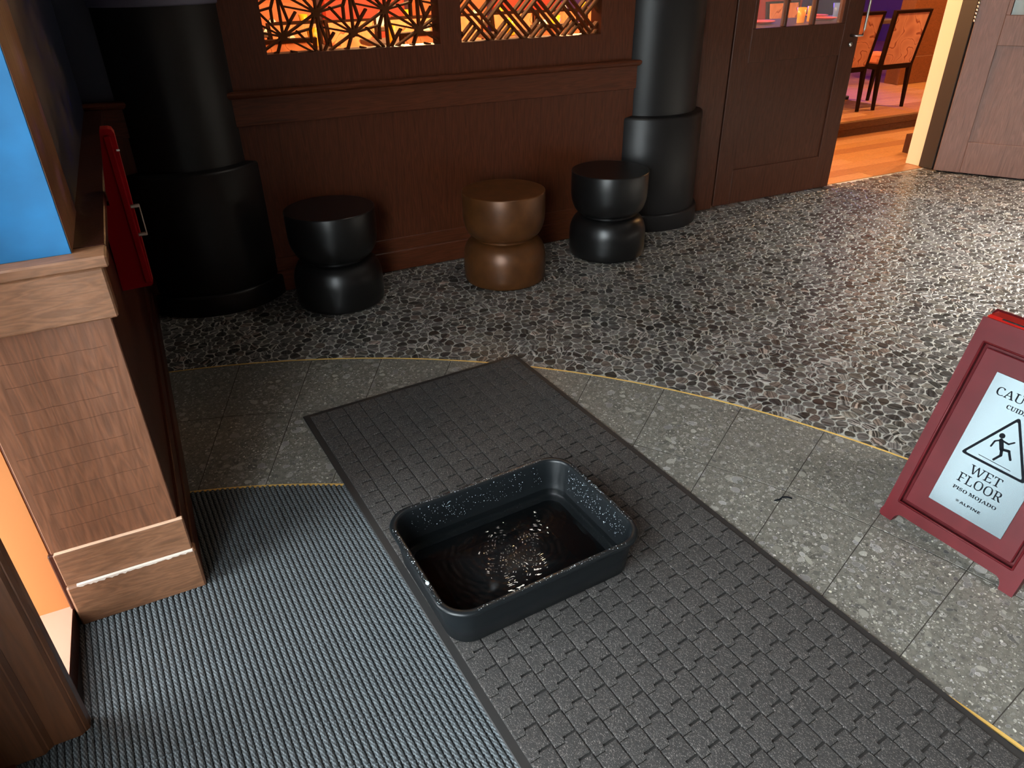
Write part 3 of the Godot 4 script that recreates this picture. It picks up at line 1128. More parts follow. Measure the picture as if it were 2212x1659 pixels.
func build_screens():
	var zc := -3.668
	# star pattern
	var t = thing("lattice_screen", "dark wooden lattice screen with a starburst pattern", "lattice screen", Vector3(0.557, 1.103, zc), 0, "lattice screens in the back wall")
	var lo := Vector2(0, 0)
	var hi := Vector2(0.827, 1.097)
	var C := func(u: float, v: float): return Vector2(u * 2.03e-4, -(v + 0.053 * u) * 1.64e-4)
	var s1 := Vector2(0.647 - 0.557, 1.169 - 1.103)
	for row in range(-1, 13):
		for i in range(-2, 5):
			var P := s1 + Vector2(0.324 * i + (0.162 if row % 2 != 0 else 0.0), 0.0905 * row)
			var segs = [
				[Vector2.ZERO, Vector2(0.162, 0.0905)], [Vector2.ZERO, Vector2(-0.162, 0.0905)],
				[Vector2.ZERO, Vector2(0, 0.181)],
				[Vector2.ZERO, C.call(630, -200)], [C.call(630, -200), Vector2(0.162, 0.0905) + C.call(-50, 60)], [C.call(620, -190), C.call(615, 150)],
				[Vector2.ZERO, C.call(-660, -140)],
				[Vector2.ZERO, C.call(-480, -640)],
				[Vector2.ZERO, C.call(170, -320)], [C.call(170, -330), C.call(340, -600)],
				[Vector2(0, 0.181), C.call(170, -320)],
			]
			for g_ in segs:
				bar2(t, P + g_[0], P + g_[1], 0.0088, M.screen, lo, hi)
			if P.x > 0.02 and P.x < 0.80 and P.y > 0.02 and P.y < 1.07:
				var s := S()
				var star := PackedVector2Array()
				for k in 12:
					var a := TAU * k / 12.0 + 0.2
					star.append(P + Vector2(cos(a), sin(a)) * (0.021 if k % 2 == 0 else 0.014))
				prism(s, star, -0.025, 0.013)
				obj("lattice_hub", s, M.screen, t)
	# basket weave of triple bars
	t = thing("lattice_screen", "dark wooden lattice screen with diagonal woven triple bars", "lattice screen", Vector3(1.496, 1.103, zc), 0, "lattice screens in the back wall")
	hi = Vector2(0.807, 1.097)
	var Pd := 0.134
	var o2 := Vector2(1.522 - 1.496, 1.284 - 1.103)   # crossing 0,0
	var dA := Vector2(1, -1).normalized()
	var dB := Vector2(1, 1).normalized()
	for i in range(-14, 15):
		for j in range(-14, 15):
			var cpt := o2 + dB * (Pd * i) + dA * (Pd * j)
			if (i + j) % 2 == 0: 
				# falling strand passes under here: it is seen from this crossing to the next but one
				for b in [-1, 0, 1]:
					var p: Vector2 = cpt + dB * (0.0283 * b)
					bar2(t, p + dA * 0.0335, p + dA * (2 * Pd - 0.0335), 0.0092, M.screen, lo, hi)
			else:
				for b in [-1, 0, 1]:
					var p: Vector2 = cpt + dA * (0.0283 * b)
					bar2(t, p + dB * 0.0335, p + dB * (2 * Pd - 0.0335), 0.0092, M.screen, lo, hi)

# ------------------------------------------------------------------ stools
func build_stools():
	var at = [Vector3(0.678, 0.0, -3.37), Vector3(1.527, 0.0, -3.245), Vector3(2.207, 0.0, -3.318)]
	var lab = ["black hourglass drum stool in the shadow next to the left column", "bronze brown hourglass drum stool between the two black stools", "black hourglass drum stool in front of the right column"]
	for k in 3:
		var t = thing("drum_stool", lab[k], "stool", at[k], 0, "hourglass stools along the back wall")
		var m = M.stool_bronze if k == 1 else M.stool_black
		var s = S(true)
		var lower = [Vector2(0.0, 0.0), Vector2(0.198, 0.0), Vector2(0.206, 0.004), Vector2(0.211, 0.014), Vector2(0.2135, 0.05), Vector2(0.2135, 0.09)]
		for i in range(0, 13):
			var a := PI / 2 * i / 12.0
			lower.append(Vector2(0.150 + 0.0635 * cos(a), 0.118 + 0.105 * sin(a)))
		lower.append(Vector2(0.150, 0.2235))
		lathe(s, lower, 64)
		obj("base", s, m, t)
		s = S(true)
		var up = [Vector2(0.150, 0.222), Vector2(0.151, 0.236)]
		lathe(s, up, 64)
		obj("neck", s, m, t)
		s = S(true)
		var top = []
		for i in range(0, 13):
			var a := PI / 2 * i / 12.0
			top.append(Vector2(0.150 + 0.060 * sin(a), 0.352 - 0.118 * cos(a)))
		top.append(Vector2(0.2105, 0.375)); top.append(Vector2(0.2105, 0.458)); top.append(Vector2(0.2095, 0.4615)); top.append(Vector2(0.2065, 0.463))
		lathe(s, top, 64)
		obj("seat_drum", s, m, t)
		s = S()
		lathe(s, [Vector2(0.2065, 0.463), Vector2(0.0, 0.463)], 64)
		obj("seat_top", s, m, t)

# ------------------------------------------------------------------ red box on the left wall
func build_wall_box():
	var t = thing("wall_box", "tall narrow red metal box fixed to the side of the low wall", "wall box", Vector3(-0.172, 0.66, -2.16))
	# outline as seen from the front: x to the right, y up
	var pl := PackedVector2Array([Vector2(0.002, 0.008), Vector2(0.078, 0.010), Vector2(0.0835, 0.016), Vector2(0.0920, 0.424), Vector2(0.088, 0.434), Vector2(0.080, 0.437), Vector2(0.062, 0.437), Vector2(0.060, 0.432), Vector2(0.034, 0.284), Vector2(0.034, 0.246), Vector2(0.010, 0.246), Vector2(0.008, 0.2)])
	var s := S()
	prism(s, pl, -0.05, 0.0)
	obj("body", s, M.red, t)
	s = S()
	bx(s, Vector3(0.064, 0.02, -0.001), Vector3(0.0815, 0.42, 0.006), 0.003)
	obj("lid_edge", s, M.red, t)
	s = S()
	bx(s, Vector3(0.080, 0.232, -0.006), Vector3(0.104, 0.241, 0.004), 0.002)
	bx(s, Vector3(0.080, 0.154, -0.006), Vector3(0.104, 0.163, 0.004), 0.002)
	bx(s, Vector3(0.1005, 0.158, -0.004), Vector3(0.104, 0.237, 0.001), 0.001)
	obj("handle", s, M.handle, t)
	s = S()
	bx(s, Vector3(0.086, 0.381, 0.0), Vector3(0.094, 0.386, 0.006), 0.001)
	obj("catch", s, M.chrome, t)

# ------------------------------------------------------------------ inset carpet
func multimesh(called: String, mesh: Mesh, xfs: Array, material, parent):
	var mm := MultiMesh.new()
	mm.transform_format = MultiMesh.TRANSFORM_3D
	mm.mesh = mesh
	mm.instance_count = xfs.size()
	for i in xfs.size(): mm.set_instance_transform(i, xfs[i])
	var mi := MultiMeshInstance3D.new()
	mi.multimesh = mm
	mi.material_override = material
	if parent == null:
		mi.name = numbered(called)
		add_child(mi)
	else:
		mi.name = called
		parent.add_child(mi, true)
	return mi

func build_carpet():
	var t = thing("entrance_carpet", "blue-grey ribbed entrance carpet let into the floor inside the brass ring", "carpet")
	var s := S()
	var ring := []
	for i in 97:
		var a := 118.0 * i / 96.0
		ring.append(on_ring(R_IN - 0.0095, a, -0.0022))
	var mid := Vector3(RC.x + 0.3, -0.0022, RC.y)
	for i in 96: tri(s, mid, ring[i + 1], ring[i])
	obj("backing", s, M.yarn_base, t)
	# one twisted yarn rib, 0.12 m long along z, repeated
	var L := 0.12
	s = S(true)
	var nr := 30
	var nc := 8
	var P = func(i: int, k: int):
		var z := L * i / nr
		var a := PI * (1.12 * k / (nc - 1) - 0.06)
		var bump := 1.0 + 0.17 * sin(TAU * (z / 0.0100) + a * 1.6) + 0.06 * sin(TAU * z / 0.0067 + 2.0 * a)
		return Vector3(0.0067 * cos(a) * bump, -0.0022 + 0.0072 * sin(a) * bump, z)
	for i in nr:
		for k in nc - 1:
			var q = [[i, k], [i, k + 1], [i + 1, k + 1], [i + 1, k]]
			for m in [0, 2, 1, 0, 3, 2]:
				s.set_uv(Vector2(q[m][1] / float(nc - 1), q[m][0] / float(nr)))
				s.add_vertex(P.call(q[m][0], q[m][1]))
	s.generate_normals()
	var rib := s.commit()
	var d := Vector3(0.0787, 0, 0.9969)
	var n := Vector3(0.9969, 0, -0.0787)
	var r2 := RandomNumberGenerator.new()
	r2.seed = 21
	var xfs := []
	var list := []
	var u := -0.66
	while u < 0.62:
		list.append([u, -0.50]); u += 0.0142
	u = 1.16
	while u < 1.50:
		list.append([u, 0.05]); u += 0.0142
	for q in list:
		var o: Vector3 = n * q[0] + Vector3(0, 0, -1.2)
		# start on the brass ring
		var c2 := Vector2(o.x - RC.x, o.z - RC.y)
		var dd := Vector2(d.x, d.z)
		var b := c2.dot(dd)
		var disc := b * b - (c2.length_squared() - pow(R_IN - 0.012, 2))
		if disc < 0: continue
		var w := -b - sqrt(disc)
		w += r2.randf_range(-0.002, 0.002)
		var x165 := o.x + d.x * (-0.43)
		if x165 < -0.143: w = max(w, (-1.6305 - o.z) / d.z)
		if x165 < -0.452: w = max(w, (-1.288 - o.z) / d.z)
		var wend: float = q[1] + 1.2
		while w < wend:
			var len_: float = min(L, wend - w)
			var p := o + d * w
			var y := r2.randf_range(-0.0006, 0.0006)
			xfs.append(Transform3D(Basis(n, Vector3.UP, d * (len_ / L)), Vector3(p.x, y, p.z)))
			w += len_
	var mi = multimesh("yarn_ribs", rib, xfs, M.yarn, t)
	mi.set_meta("kind", "stuff")

# ------------------------------------------------------------------ rubber-backed mat
func build_mat():
	var t = thing("door_mat", "long dark grey ribbed-block rubber mat laid across carpet and tiles", "mat", Vector3(0.264, 0.0, -2.35), 0.075)
	var Wm := 0.918
	var Lm := 2.75
	var s := S()
	bx(s, Vector3(0, 0.0015, 0), Vector3(Wm, 0.0070, Lm), 0.004)
	obj("rubber_border", s, M.rubber, t)
	s = S()
	var gu := 0.0625
	var gw := 0.059
	var r2 := RandomNumberGenerator.new()
	r2.seed = 5
	for ci in 14:
		for ri in 46:
			var ou := 0.0215 + gu * ci
			var ow := 0.024 + gw * ri
			var x0 := 0.0011
			var x1 := gu - 0.0011
			var xm := gu * 0.46
			var q = [Vector2(x0, 0.0130), Vector2(xm - 0.002, 0.0120), Vector2(xm + 0.001, 0.0024), Vector2(x1, 0.0014), Vector2(x1, 0.0540), Vector2(xm + 0.001, 0.0560), Vector2(xm - 0.002, 0.0690), Vector2(x0, 0.0700)]
			if ri == 0: q[0].y = 0.0; q[1].y = 0.0; q[2].y = 0.0; q[3].y = 0.0
			var top := 0.0116 + r2.randf_range(-0.0003, 0.0003)
			var c := Vector2(gu * 0.5, 0.036)
			var uvo := Vector2(r2.randf(), r2.randf())
			var V = func(p: Vector2, y: float):
				s.set_uv(p * 4.2 + uvo)
				s.add_vertex(Vector3(ou + p.x, y, ow + p.y))
			var inn := []
			for p in q: inn.append(c + (p - c) * 0.91)
			for i in 8:
				var j := (i + 1) % 8
				V.call(c, top + 0.0009); V.call(inn[i], top); V.call(inn[j], top)
				V.call(inn[i], top); V.call(q[i], top - 0.0012); V.call(q[j], top - 0.0012)
				V.call(inn[i], top); V.call(q[j], top - 0.0012); V.call(inn[j], top)
				V.call(q[i], top - 0.0012); V.call(q[i], 0.0065); V.call(q[j], 0.0065)
				V.call(q[i], top - 0.0012); V.call(q[j], 0.0065); V.call(q[j], top - 0.0012)
	var p_ = obj("pile_blocks", s, M.pile, t)
	p_.set_meta("kind", "stuff")

# ------------------------------------------------------------------ tub of water
func build_tub():
	var at := Vector3(0.6305, 0.0127, -1.3247)
	var turn := -0.0628
	var t = thing("bus_tub", "black plastic tub catching water on the dark mat", "tub", at, -turn)
	# local x runs along the long side
	var hw := 0.2935
	var hd := 0.2195
	var ring = func(y: float, inset: float, r: float):
		var a := []
		for p in round_rect(hw - inset, hd - inset, r, 10): a.append(Vector3(p.x, y, -p.y))
		return a
	var s := S(true)
	var R = [ring.call(0.0, 0.040, 0.050), ring.call(0.001, 0.030, 0.058), ring.call(0.006, 0.0245, 0.062), ring.call(0.060, 0.0185, 0.066), ring.call(0.116, 0.0125, 0.070), ring.call(0.119, 0.0125, 0.070), ring.call(0.1195, 0.003, 0.078), ring.call(0.121, 0.0005, 0.080), ring.call(0.125, 0.0, 0.080), ring.call(0.1285, 0.0015, 0.079), ring.call(0.1305, 0.006, 0.075), ring.call(0.1305, 0.013, 0.069), ring.call(0.1285, 0.0175, 0.065), ring.call(0.124, 0.0195, 0.063), ring.call(0.060, 0.0255, 0.058), ring.call(0.016, 0.0315, 0.053), ring.call(0.008, 0.038, 0.048), ring.call(0.0055, 0.052, 0.040)]
	loft(s, R)
	cap_up(s, R[R.size() - 1], true)
	cap_up(s, R[0], false)
	obj("shell", s, M.tub, t)
	# faint scratches on the plastic
	s = S()
	var r2 := RandomNumberGenerator.new()
	r2.seed = 8
	for k in 9:
		var x := r2.randf_range(-0.24, 0.24)
		var zf := hd - 0.0165
		var h0 := r2.randf_range(0.03, 0.06)
		quad(s, Vector3(x, h0, zf + 0.0008), Vector3(x + 0.0006, h0, zf + 0.0008), Vector3(x + 0.004, h0 + 0.03, zf + 0.0042), Vector3(x + 0.0034, h0 + 0.03, zf + 0.0042))
	var sc = obj("scratches", s, M.rubber, t)
	sc.set_meta("kind", "stuff")
	# water with ripples from falling drops
	var w = thing("water", "shallow rippled water standing in the black tub", "water", at, -turn)
	s = S(true)
	var nx := 150
	var nz := 110
	var lim := round_rect(hw - 0.0290, hd - 0.0290, 0.055, 10)
	var src = [[Vector2(-0.005, -0.045), 1.0], [Vector2(0.055, 0.012), 0.8], [Vector2(-0.06, 0.05), 0.6], [Vector2(-0.055, -0.02), 0.7], [Vector2(0.13, -0.09), 0.5]]
	var H = func(p: Vector2):
		var y := 0.0
		for q in src:
			var d: float = p.distance_to(q[0])
			y += q[1] * 0.0022 * sin(d * 330.0 + q[1] * 9.0) * exp(-d * 20.0)
		y += 0.00010 * sin(p.x * 130.0 + p.y * 60.0) + 0.00008 * sin(p.y * 170.0 - p.x * 50.0)
		return 0.0315 + y
	var pts := []
	for j in nz + 1:
		for i in nx + 1:
			var u: float = lerp(-1.0, 1.0, float(i) / nx)
			var v: float = lerp(-1.0, 1.0, float(j) / nz)
			var p := Vector2(u * (hw - 0.029), v * (hd - 0.029))
			# pull the grid corners onto the rounded corner
			var ex: float = hw - 0.029 - 0.055
			var ez: float = hd - 0.029 - 0.055
			if abs(p.x) > ex and abs(p.y) > ez:
				var cc := Vector2(sign(p.x) * ex, sign(p.y) * ez)
				var q := p - cc
				var m: float = max(abs(q.x), abs(q.y))
				if q.length() > 0.0: p = cc + q.normalized() * m
			var y: float = H.call(p)
			pts.append(Vector3(p.x, y, p.y))
	for j in nz:
		for i in nx:
			var a: Vector3 = pts[j * (nx + 1) + i]
			var b: Vector3 = pts[j * (nx + 1) + i + 1]
			var c: Vector3 = pts[(j + 1) * (nx + 1) + i + 1]
			var d: Vector3 = pts[(j + 1) * (nx + 1) + i]
			quad(s, a, d, c, b)
	tag(obj("surface", s, M.water, w), "", "")
	w.set_meta("kind", "thing")
	# droplets on the rim and the inner walls
	s = S(true)
	lathe(s, [Vector2(1.0, 0.0), Vector2(0.94, 0.28), Vector2(0.75, 0.52), Vector2(0.42, 0.68), Vector2(0.0, 0.74)], 10)
	s.generate_normals()
	var dm := s.commit()
	var xfs := []
	var base := Transform3D(Basis(Vector3.UP, -turn), at)
	for k in 900:
		var r: float = r2.randf_range(0.0004, 0.0010)
		if r2.randf() < 0.08: r *= 1.7
		var o: Vector3
		var up: Vector3
		var q := r2.randf()
		if q < 0.30:
			o = Vector3(r2.randf_range(-0.22, 0.24), r2.randf_range(0.04, 0.122), -hd + 0.0243 - 0.0)
			up = Vector3(0, 0.1, 1)
			o.z = -hd + lerp(0.0255, 0.0195, (o.y - 0.06) / 0.064)
		elif q < 0.58:
			o = Vector3(hw, r2.randf_range(0.04, 0.122), r2.randf_range(-0.15, 0.16))
			o.x = hw - lerp(0.0255, 0.0195, (o.y - 0.06) / 0.064)
			up = Vector3(-1, 0.1, 0)
		else:
			var e := r2.randi() % 4
			var off := r2.randf_range(0.005, 0.014)
			up = Vector3.UP
			if e == 0: o = Vector3(r2.randf_range(-0.22, 0.22), 0.1303, -hd + off)
			elif e == 1: o = Vector3(r2.randf_range(-0.22, 0.22), 0.1303, hd - off)
			elif e == 2: o = Vector3(-hw + off, 0.1303, r2.randf_range(-0.15, 0.15))
			else: o = Vector3(hw - off, 0.1303, r2.randf_range(-0.15, 0.15))
		up = up.normalized()
		var side := up.cross(Vector3(0.3, 0.2, 0.9)).normalized()
		var bs := Basis(side * r, up * r, side.cross(up) * r)
		xfs.append(base * Transform3D(bs, o))
	var dr = multimesh("water_droplets", dm, xfs, M.drop, null)
	tag(dr, "tiny water drops splashed over rim and inner walls of the tub", "water drops", "", "stuff")
	# two larger drops lying on the rim at the left
	s = S(true)
	lathe(s, [Vector2(0.0050, 0.0), Vector2(0.0049, 0.0012), Vector2(0.0038, 0.0026), Vector2(0.002, 0.0033), Vector2(0.0, 0.0035)], 16, base * Transform3D(Basis.from_scale(Vector3(1, 1, 1.3)), Vector3(-hw + 0.010, 0.1300, 0.075)))
	tag(obj("water_drop", s, M.drop), "largest single water drop lying on the left rim of the tub", "water drop")

# ------------------------------------------------------------------ wet floor sign
func build_sign():
	var e := Vector3(0.072, 0, 0.9974)
	var turn := atan2(-e.z, e.x)
	var t = thing("floor_sign", "folding wooden wet floor sign with reddish brown frame and steel plate", "floor sign", Vector3(1.705, 0.0, -1.013), turn)
	var tilt := deg_to_rad(19.0)
	var F := Transform3D(Basis(Vector3.RIGHT, -tilt), Vector3.ZERO)
	var Bk := Transform3D(Basis(Vector3.RIGHT, tilt), Vector3(0, 0, -0.455))
	var W := 0.388
	var Hh := 0.637
	var th := 0.022
	sign_frame(t, F, W, Hh, th, "")
	sign_frame(t, Bk, W, Hh, th, "rear_")
	var s: SurfaceTool
	# hinge cap along the top
	s = S()
	var top := F * Vector3(0, Hh, 0)
	bx(s, Vector3(0.004, top.y - 0.012, top.z - 0.055), Vector3(W - 0.004, top.y + 0.006, top.z - 0.006), 0.006)
	obj("hinge_cap", s, M.mahogany_red, t)
	s = S()
	bx(s, Vector3(0.045, top.y + 0.0045, top.z - 0.010), Vector3(0.13, top.y + 0.007, top.z - 0.004), 0.001)
	obj("hinge_leaf", s, M.steel, t)
	# steel plate with print
	s = S()
	bx(s, Vector3(0.0955, 0.1195, -0.006), Vector3(0.2995, 0.5150, -0.0025), 0.0006, F)
	var plate = obj("steel_plate", s, M.steel, t)
	var z := -0.0023
	text(plate, F, "CAUTION", 0.117, 0.277, 0.4600, 0.0238, z)
	text(plate, F, "CUIDADO", 0.1565, 0.2375, 0.4362, 0.0118, z)
	text(plate, F, "WET", 0.1531, 0.2370, 0.2385, 0.0250, z)
	text(plate, F, "FLOOR", 0.1367, 0.2545, 0.2045, 0.0264, z)
	text(plate, F, "PISO MOJADO", 0.1366, 0.2546, 0.1782, 0.0116, z)
	text(plate, F, "ALPINE", 0.1715, 0.2275, 0.1500, 0.0072, z, "Droid Sans")
	# small swoosh emblem in front of the maker's word
	s = S()
	for k in 3:
		var y := 0.1512 + 0.0020 * k
		prism(s, PackedVector2Array([Vector2(0.1592 - 0.0006 * k, y + 0.0012), Vector2(0.1640, y + 0.0003), Vector2(0.1692, y + 0.0012 - 0.0006 * (k - 1)), Vector2(0.1640, y + 0.0016)]), z, z + 0.0004, F)
	obj("emblem", s, M.ink, plate)
	# warning triangle
	s = S()
	var A := Vector2(0.1108, 0.2790); var B := Vector2(0.2830, 0.2790); var C := Vector2(0.1970, 0.4310)
	var outer := rounded_tri(A, B, C, 0.012)
	var inner := rounded_tri(A.lerp((A + B + C) / 3.0, 0.125), B.lerp((A + B + C) / 3.0, 0.125), C.lerp((A + B + C) / 3.0, 0.125), 0.007)
	var n := outer.size()
	for i in n:
		var j := (i + 1) % n
		quad(s, F * Vector3(outer[i].x, outer[i].y, z + 0.0004), F * Vector3(outer[j].x, outer[j].y, z + 0.0004), F * Vector3(inner[j].x, inner[j].y, z + 0.0004), F * Vector3(inner[i].x, inner[i].y, z + 0.0004))
		quad(s, F * Vector3(outer[i].x, outer[i].y, z), F * Vector3(outer[j].x, outer[j].y, z), F * Vector3(outer[j].x, outer[j].y, z + 0.0004), F * Vector3(outer[i].x, outer[i].y, z + 0.0004))
		quad(s, F * Vector3(inner[j].x, inner[j].y, z), F * Vector3(inner[i].x, inner[i].y, z), F * Vector3(inner[i].x, inner[i].y, z + 0.0004), F * Vector3(inner[j].x, inner[j].y, z + 0.0004))
	obj("warning_triangle", s, M.ink, plate)
	# slipping figure
	s = S()
	var disc := PackedVector2Array()
	for k in 20: disc.append(Vector2(0.1818, 0.3673) + Vector2(cos(TAU * k / 20), sin(TAU * k / 20)) * 0.0072)
	prism(s, disc, z, z + 0.0004, F)
	for g_ in [[Vector2(0.1702, 0.3302), Vector2(0.1726, 0.3469), 0.0021], [Vector2(0.1726, 0.3469), Vector2(0.1838, 0.3553), 0.0021], [Vector2(0.1850, 0.3553), Vector2(0.1965, 0.3340), 0.0052], [Vector2(0.1885, 0.3560), Vector2(0.2044, 0.3545), 0.0023], [Vector2(0.2044, 0.3545), Vector2(0.2147, 0.3646), 0.0020], [Vector2(0.1985, 0.3350), Vector2(0.2135, 0.3383), 0.0034], [Vector2(0.2135, 0.3383), Vector2(0.2258, 0.3196), 0.0029], [Vector2(0.1965, 0.3350), Vector2(0.2015, 0.3194), 0.0036], [Vector2(0.2015, 0.3194), Vector2(0.1914, 0.3008), 0.0029], [Vector2(0.1546, 0.2948), Vector2(0.2388, 0.2932), 0.0007]]:
		capsule2(s, g_[0], g_[1], g_[2], z, F)
	obj("slipping_figure", s, M.ink, plate)

func build_fluff():
	var t = thing("fluff_strand", "small dark tuft of fluff lying on a tile joint between mat and sign", "lint", Vector3(1.495, 0.0, -1.196))
	var s := S(true)
	tube(s, [Vector3(-0.028, 0.002, -0.004), Vector3(-0.012, 0.003, 0.0), Vector3(0.004, 0.0035, -0.004), Vector3(0.018, 0.003, 0.002), Vector3(0.027, 0.002, 0.014)], 0.0022, 6)
	obj("strand", s, M.ink, t)
	s = S(true)
	var r2 := RandomNumberGenerator.new()
	r2.seed = 4
	for k in 26:
		var p := Vector3(lerp(-0.026, 0.026, k / 25.0), 0.003, 0.004 * sin(k * 0.9))
		tube(s, [p, p + Vector3(r2.randf_range(-0.006, 0.006), r2.randf_range(-0.002, 0.003), r2.randf_range(-0.009, 0.009))], 0.0005, 4)
	var h = obj("hairs", s, M.ink, t)
	h.set_meta("kind", "stuff")

func capsule2(s: SurfaceTool, a: Vector2, b: Vector2, r: float, z: float, F: Transform3D):
	var p := PackedVector2Array()
	var an := (b - a).angle()
	for k in 9: p.append(b + Vector2.from_angle(an - PI / 2 + PI * k / 8) * r)
	for k in 9: p.append(a + Vector2.from_angle(an + PI / 2 + PI * k / 8) * r)
	prism(s, p, z, z + 0.0004, F)

func rounded_tri(A: Vector2, B: Vector2, C: Vector2, r: float) -> PackedVector2Array:
	var out := PackedVector2Array()
	var P = [A, B, C]
	for i in 3:
		var p: Vector2 = P[i]
		var u: Vector2 = (P[(i + 2) % 3] - p).normalized()
		var v: Vector2 = (P[(i + 1) % 3] - p).normalized()
		var a := p + u * r
		var b := p + v * r
		for k in 7:
			var tt := k / 6.0
			out.append(a.lerp(p, tt).lerp(p.lerp(b, tt), tt))
	return out

func text(parent, F: Transform3D, str_: String, u0: float, u1: float, v0: float, cap: float, z: float, font := "Droid Serif"):
	var tm := TextMesh.new()
	var f := SystemFont.new()
	f.font_names = PackedStringArray([font])
	if cap < 0.013: f.font_weight = 700
	tm.font = f
	tm.text = str_
	tm.font_size = 64
	tm.pixel_size = 0.001
	tm.depth = 0.01
	tm.curve_step = 2.0
	tm.horizontal_alignment = HORIZONTAL_ALIGNMENT_CENTER
	tm.vertical_alignment = VERTICAL_ALIGNMENT_CENTER
	var bb := tm.get_aabb()
	var mi := MeshInstance3D.new()
	mi.mesh = tm
	mi.material_override = M.ink
	mi.name = "lettering"
	var sx := (u1 - u0) / bb.size.x
	var sy := cap / bb.size.y
	if str_ == "PISO MOJADO": sy = sy * 1.04
	var sz := 0.04
	var c := bb.get_center()
	var loc := Transform3D(Basis.from_scale(Vector3(sx, sy, sz)), Vector3((u0 + u1) * 0.5 - c.x * sx, v0 + cap * 0.5 - c.y * sy, z + 0.0002 - c.z * sz))
	mi.transform = F * loc
	parent.add_child(mi, true)

func sign_frame(t, F: Transform3D, W: float, Hh: float, th: float, pre: String):
	var fw := 0.031
	# stiles with a rounded inner bead
	for k in 2:
		var s := S()
		var a: float = [0.0, W - fw][k]
		if k == 0:
			prism(s, PackedVector2Array([Vector2(0, 0.030), Vector2(fw, 0.065), Vector2(fw, Hh - fw * 2.0), Vector2(0.0, Hh)]), -th, 0.0, F)
		else:
			prism(s, PackedVector2Array([Vector2(W - fw, 0.065), Vector2(W, 0.030), Vector2(W, Hh), Vector2(W - fw, Hh - fw * 2.0)]), -th, 0.0, F)
		obj(pre + "stile", s, M.mahogany, t)
		s = S(true)
		tube(s, [F * Vector3([fw, W - fw][k], 0.065, -0.001), F * Vector3([fw, W - fw][k], Hh - fw * 2.0, -0.001)], 0.0032, 10)
		obj(pre + "bead", s, M.mahogany, t)
	var s := S()
	var pl := PackedVector2Array([Vector2(0, Hh), Vector2(fw, Hh - fw * 2.0), Vector2(W - fw, Hh - fw * 2.0), Vector2(W, Hh)])
	prism(s, pl, -th, 0.0, F)
	obj(pre + "top_rail", s, M.mahogany, t)
	s = S(true)
	tube(s, [F * Vector3(fw, Hh - fw * 2.0, -0.001), F * Vector3(W - fw, Hh - fw * 2.0, -0.001)], 0.0032, 10)
	obj(pre + "bead", s, M.mahogany, t)
	s = S(true)
	tube(s, [F * Vector3(fw, 0.065, -0.001), F * Vector3(W - fw, 0.065, -0.001)], 0.0032, 10)
	obj(pre + "bead", s, M.mahogany, t)
	# oval grip hole drawn as a dark recess in the top rail
	if pre == "":
		s = S()
		var ov := PackedVector2Array()
		for k in 24:
			var an := TAU * k / 24
			ov.append(Vector2(W * 0.5 + sign(cos(an)) * 0.028 + cos(an) * 0.011, 0.607 + sin(an) * 0.011))
		prism(s, ov, -0.02, 0.0006, F)
		obj("grip_hole", s, M.black, t)
	# bottom rail with two feet and an arched cut-out between them
	s = S()
	var bl := PackedVector2Array([Vector2(fw, 0.065), Vector2(0.0, 0.030), Vector2(-0.004, 0.016), Vector2(-0.003, 0.006), Vector2(0.004, 0.0), Vector2(0.036, 0.0)])
	for k in 8:
		var an := PI - PI / 2 * k / 7.0
		bl.append(Vector2(0.058 + 0.020 * cos(an), 0.006 + 0.024 * sin(an)))
	for k in 8:
		var an := PI / 2 - PI / 2 * k / 7.0
		bl.append(Vector2(W - 0.058 + 0.020 * cos(an), 0.006 + 0.024 * sin(an)))
	bl.append(Vector2(W - 0.036, 0.0)); bl.append(Vector2(W - 0.001, 0.0)); bl.append(Vector2(W, 0.030)); bl.append(Vector2(W - fw, 0.065))
	prism(s, bl, -th, 0.0, F)
	obj(pre + "bottom_rail", s, M.mahogany, t)
	# recessed panel with a groove all round
	s = S()
	bx(s, Vector3(fw - 0.004, 0.06, -th), Vector3(W - fw + 0.004, Hh - fw * 2.0 + 0.004, -0.020), 0.0, F)
	obj(pre + "backing", s, M.mahogany, t)
	s = S()
	bx(s, Vector3(fw + 0.0115, 0.0765, -0.021), Vector3(W - fw - 0.0115, Hh - fw * 2.0 - 0.0115, -0.0045), 0.0025, F)
	obj(pre + "panel", s, M.mahogany, t)

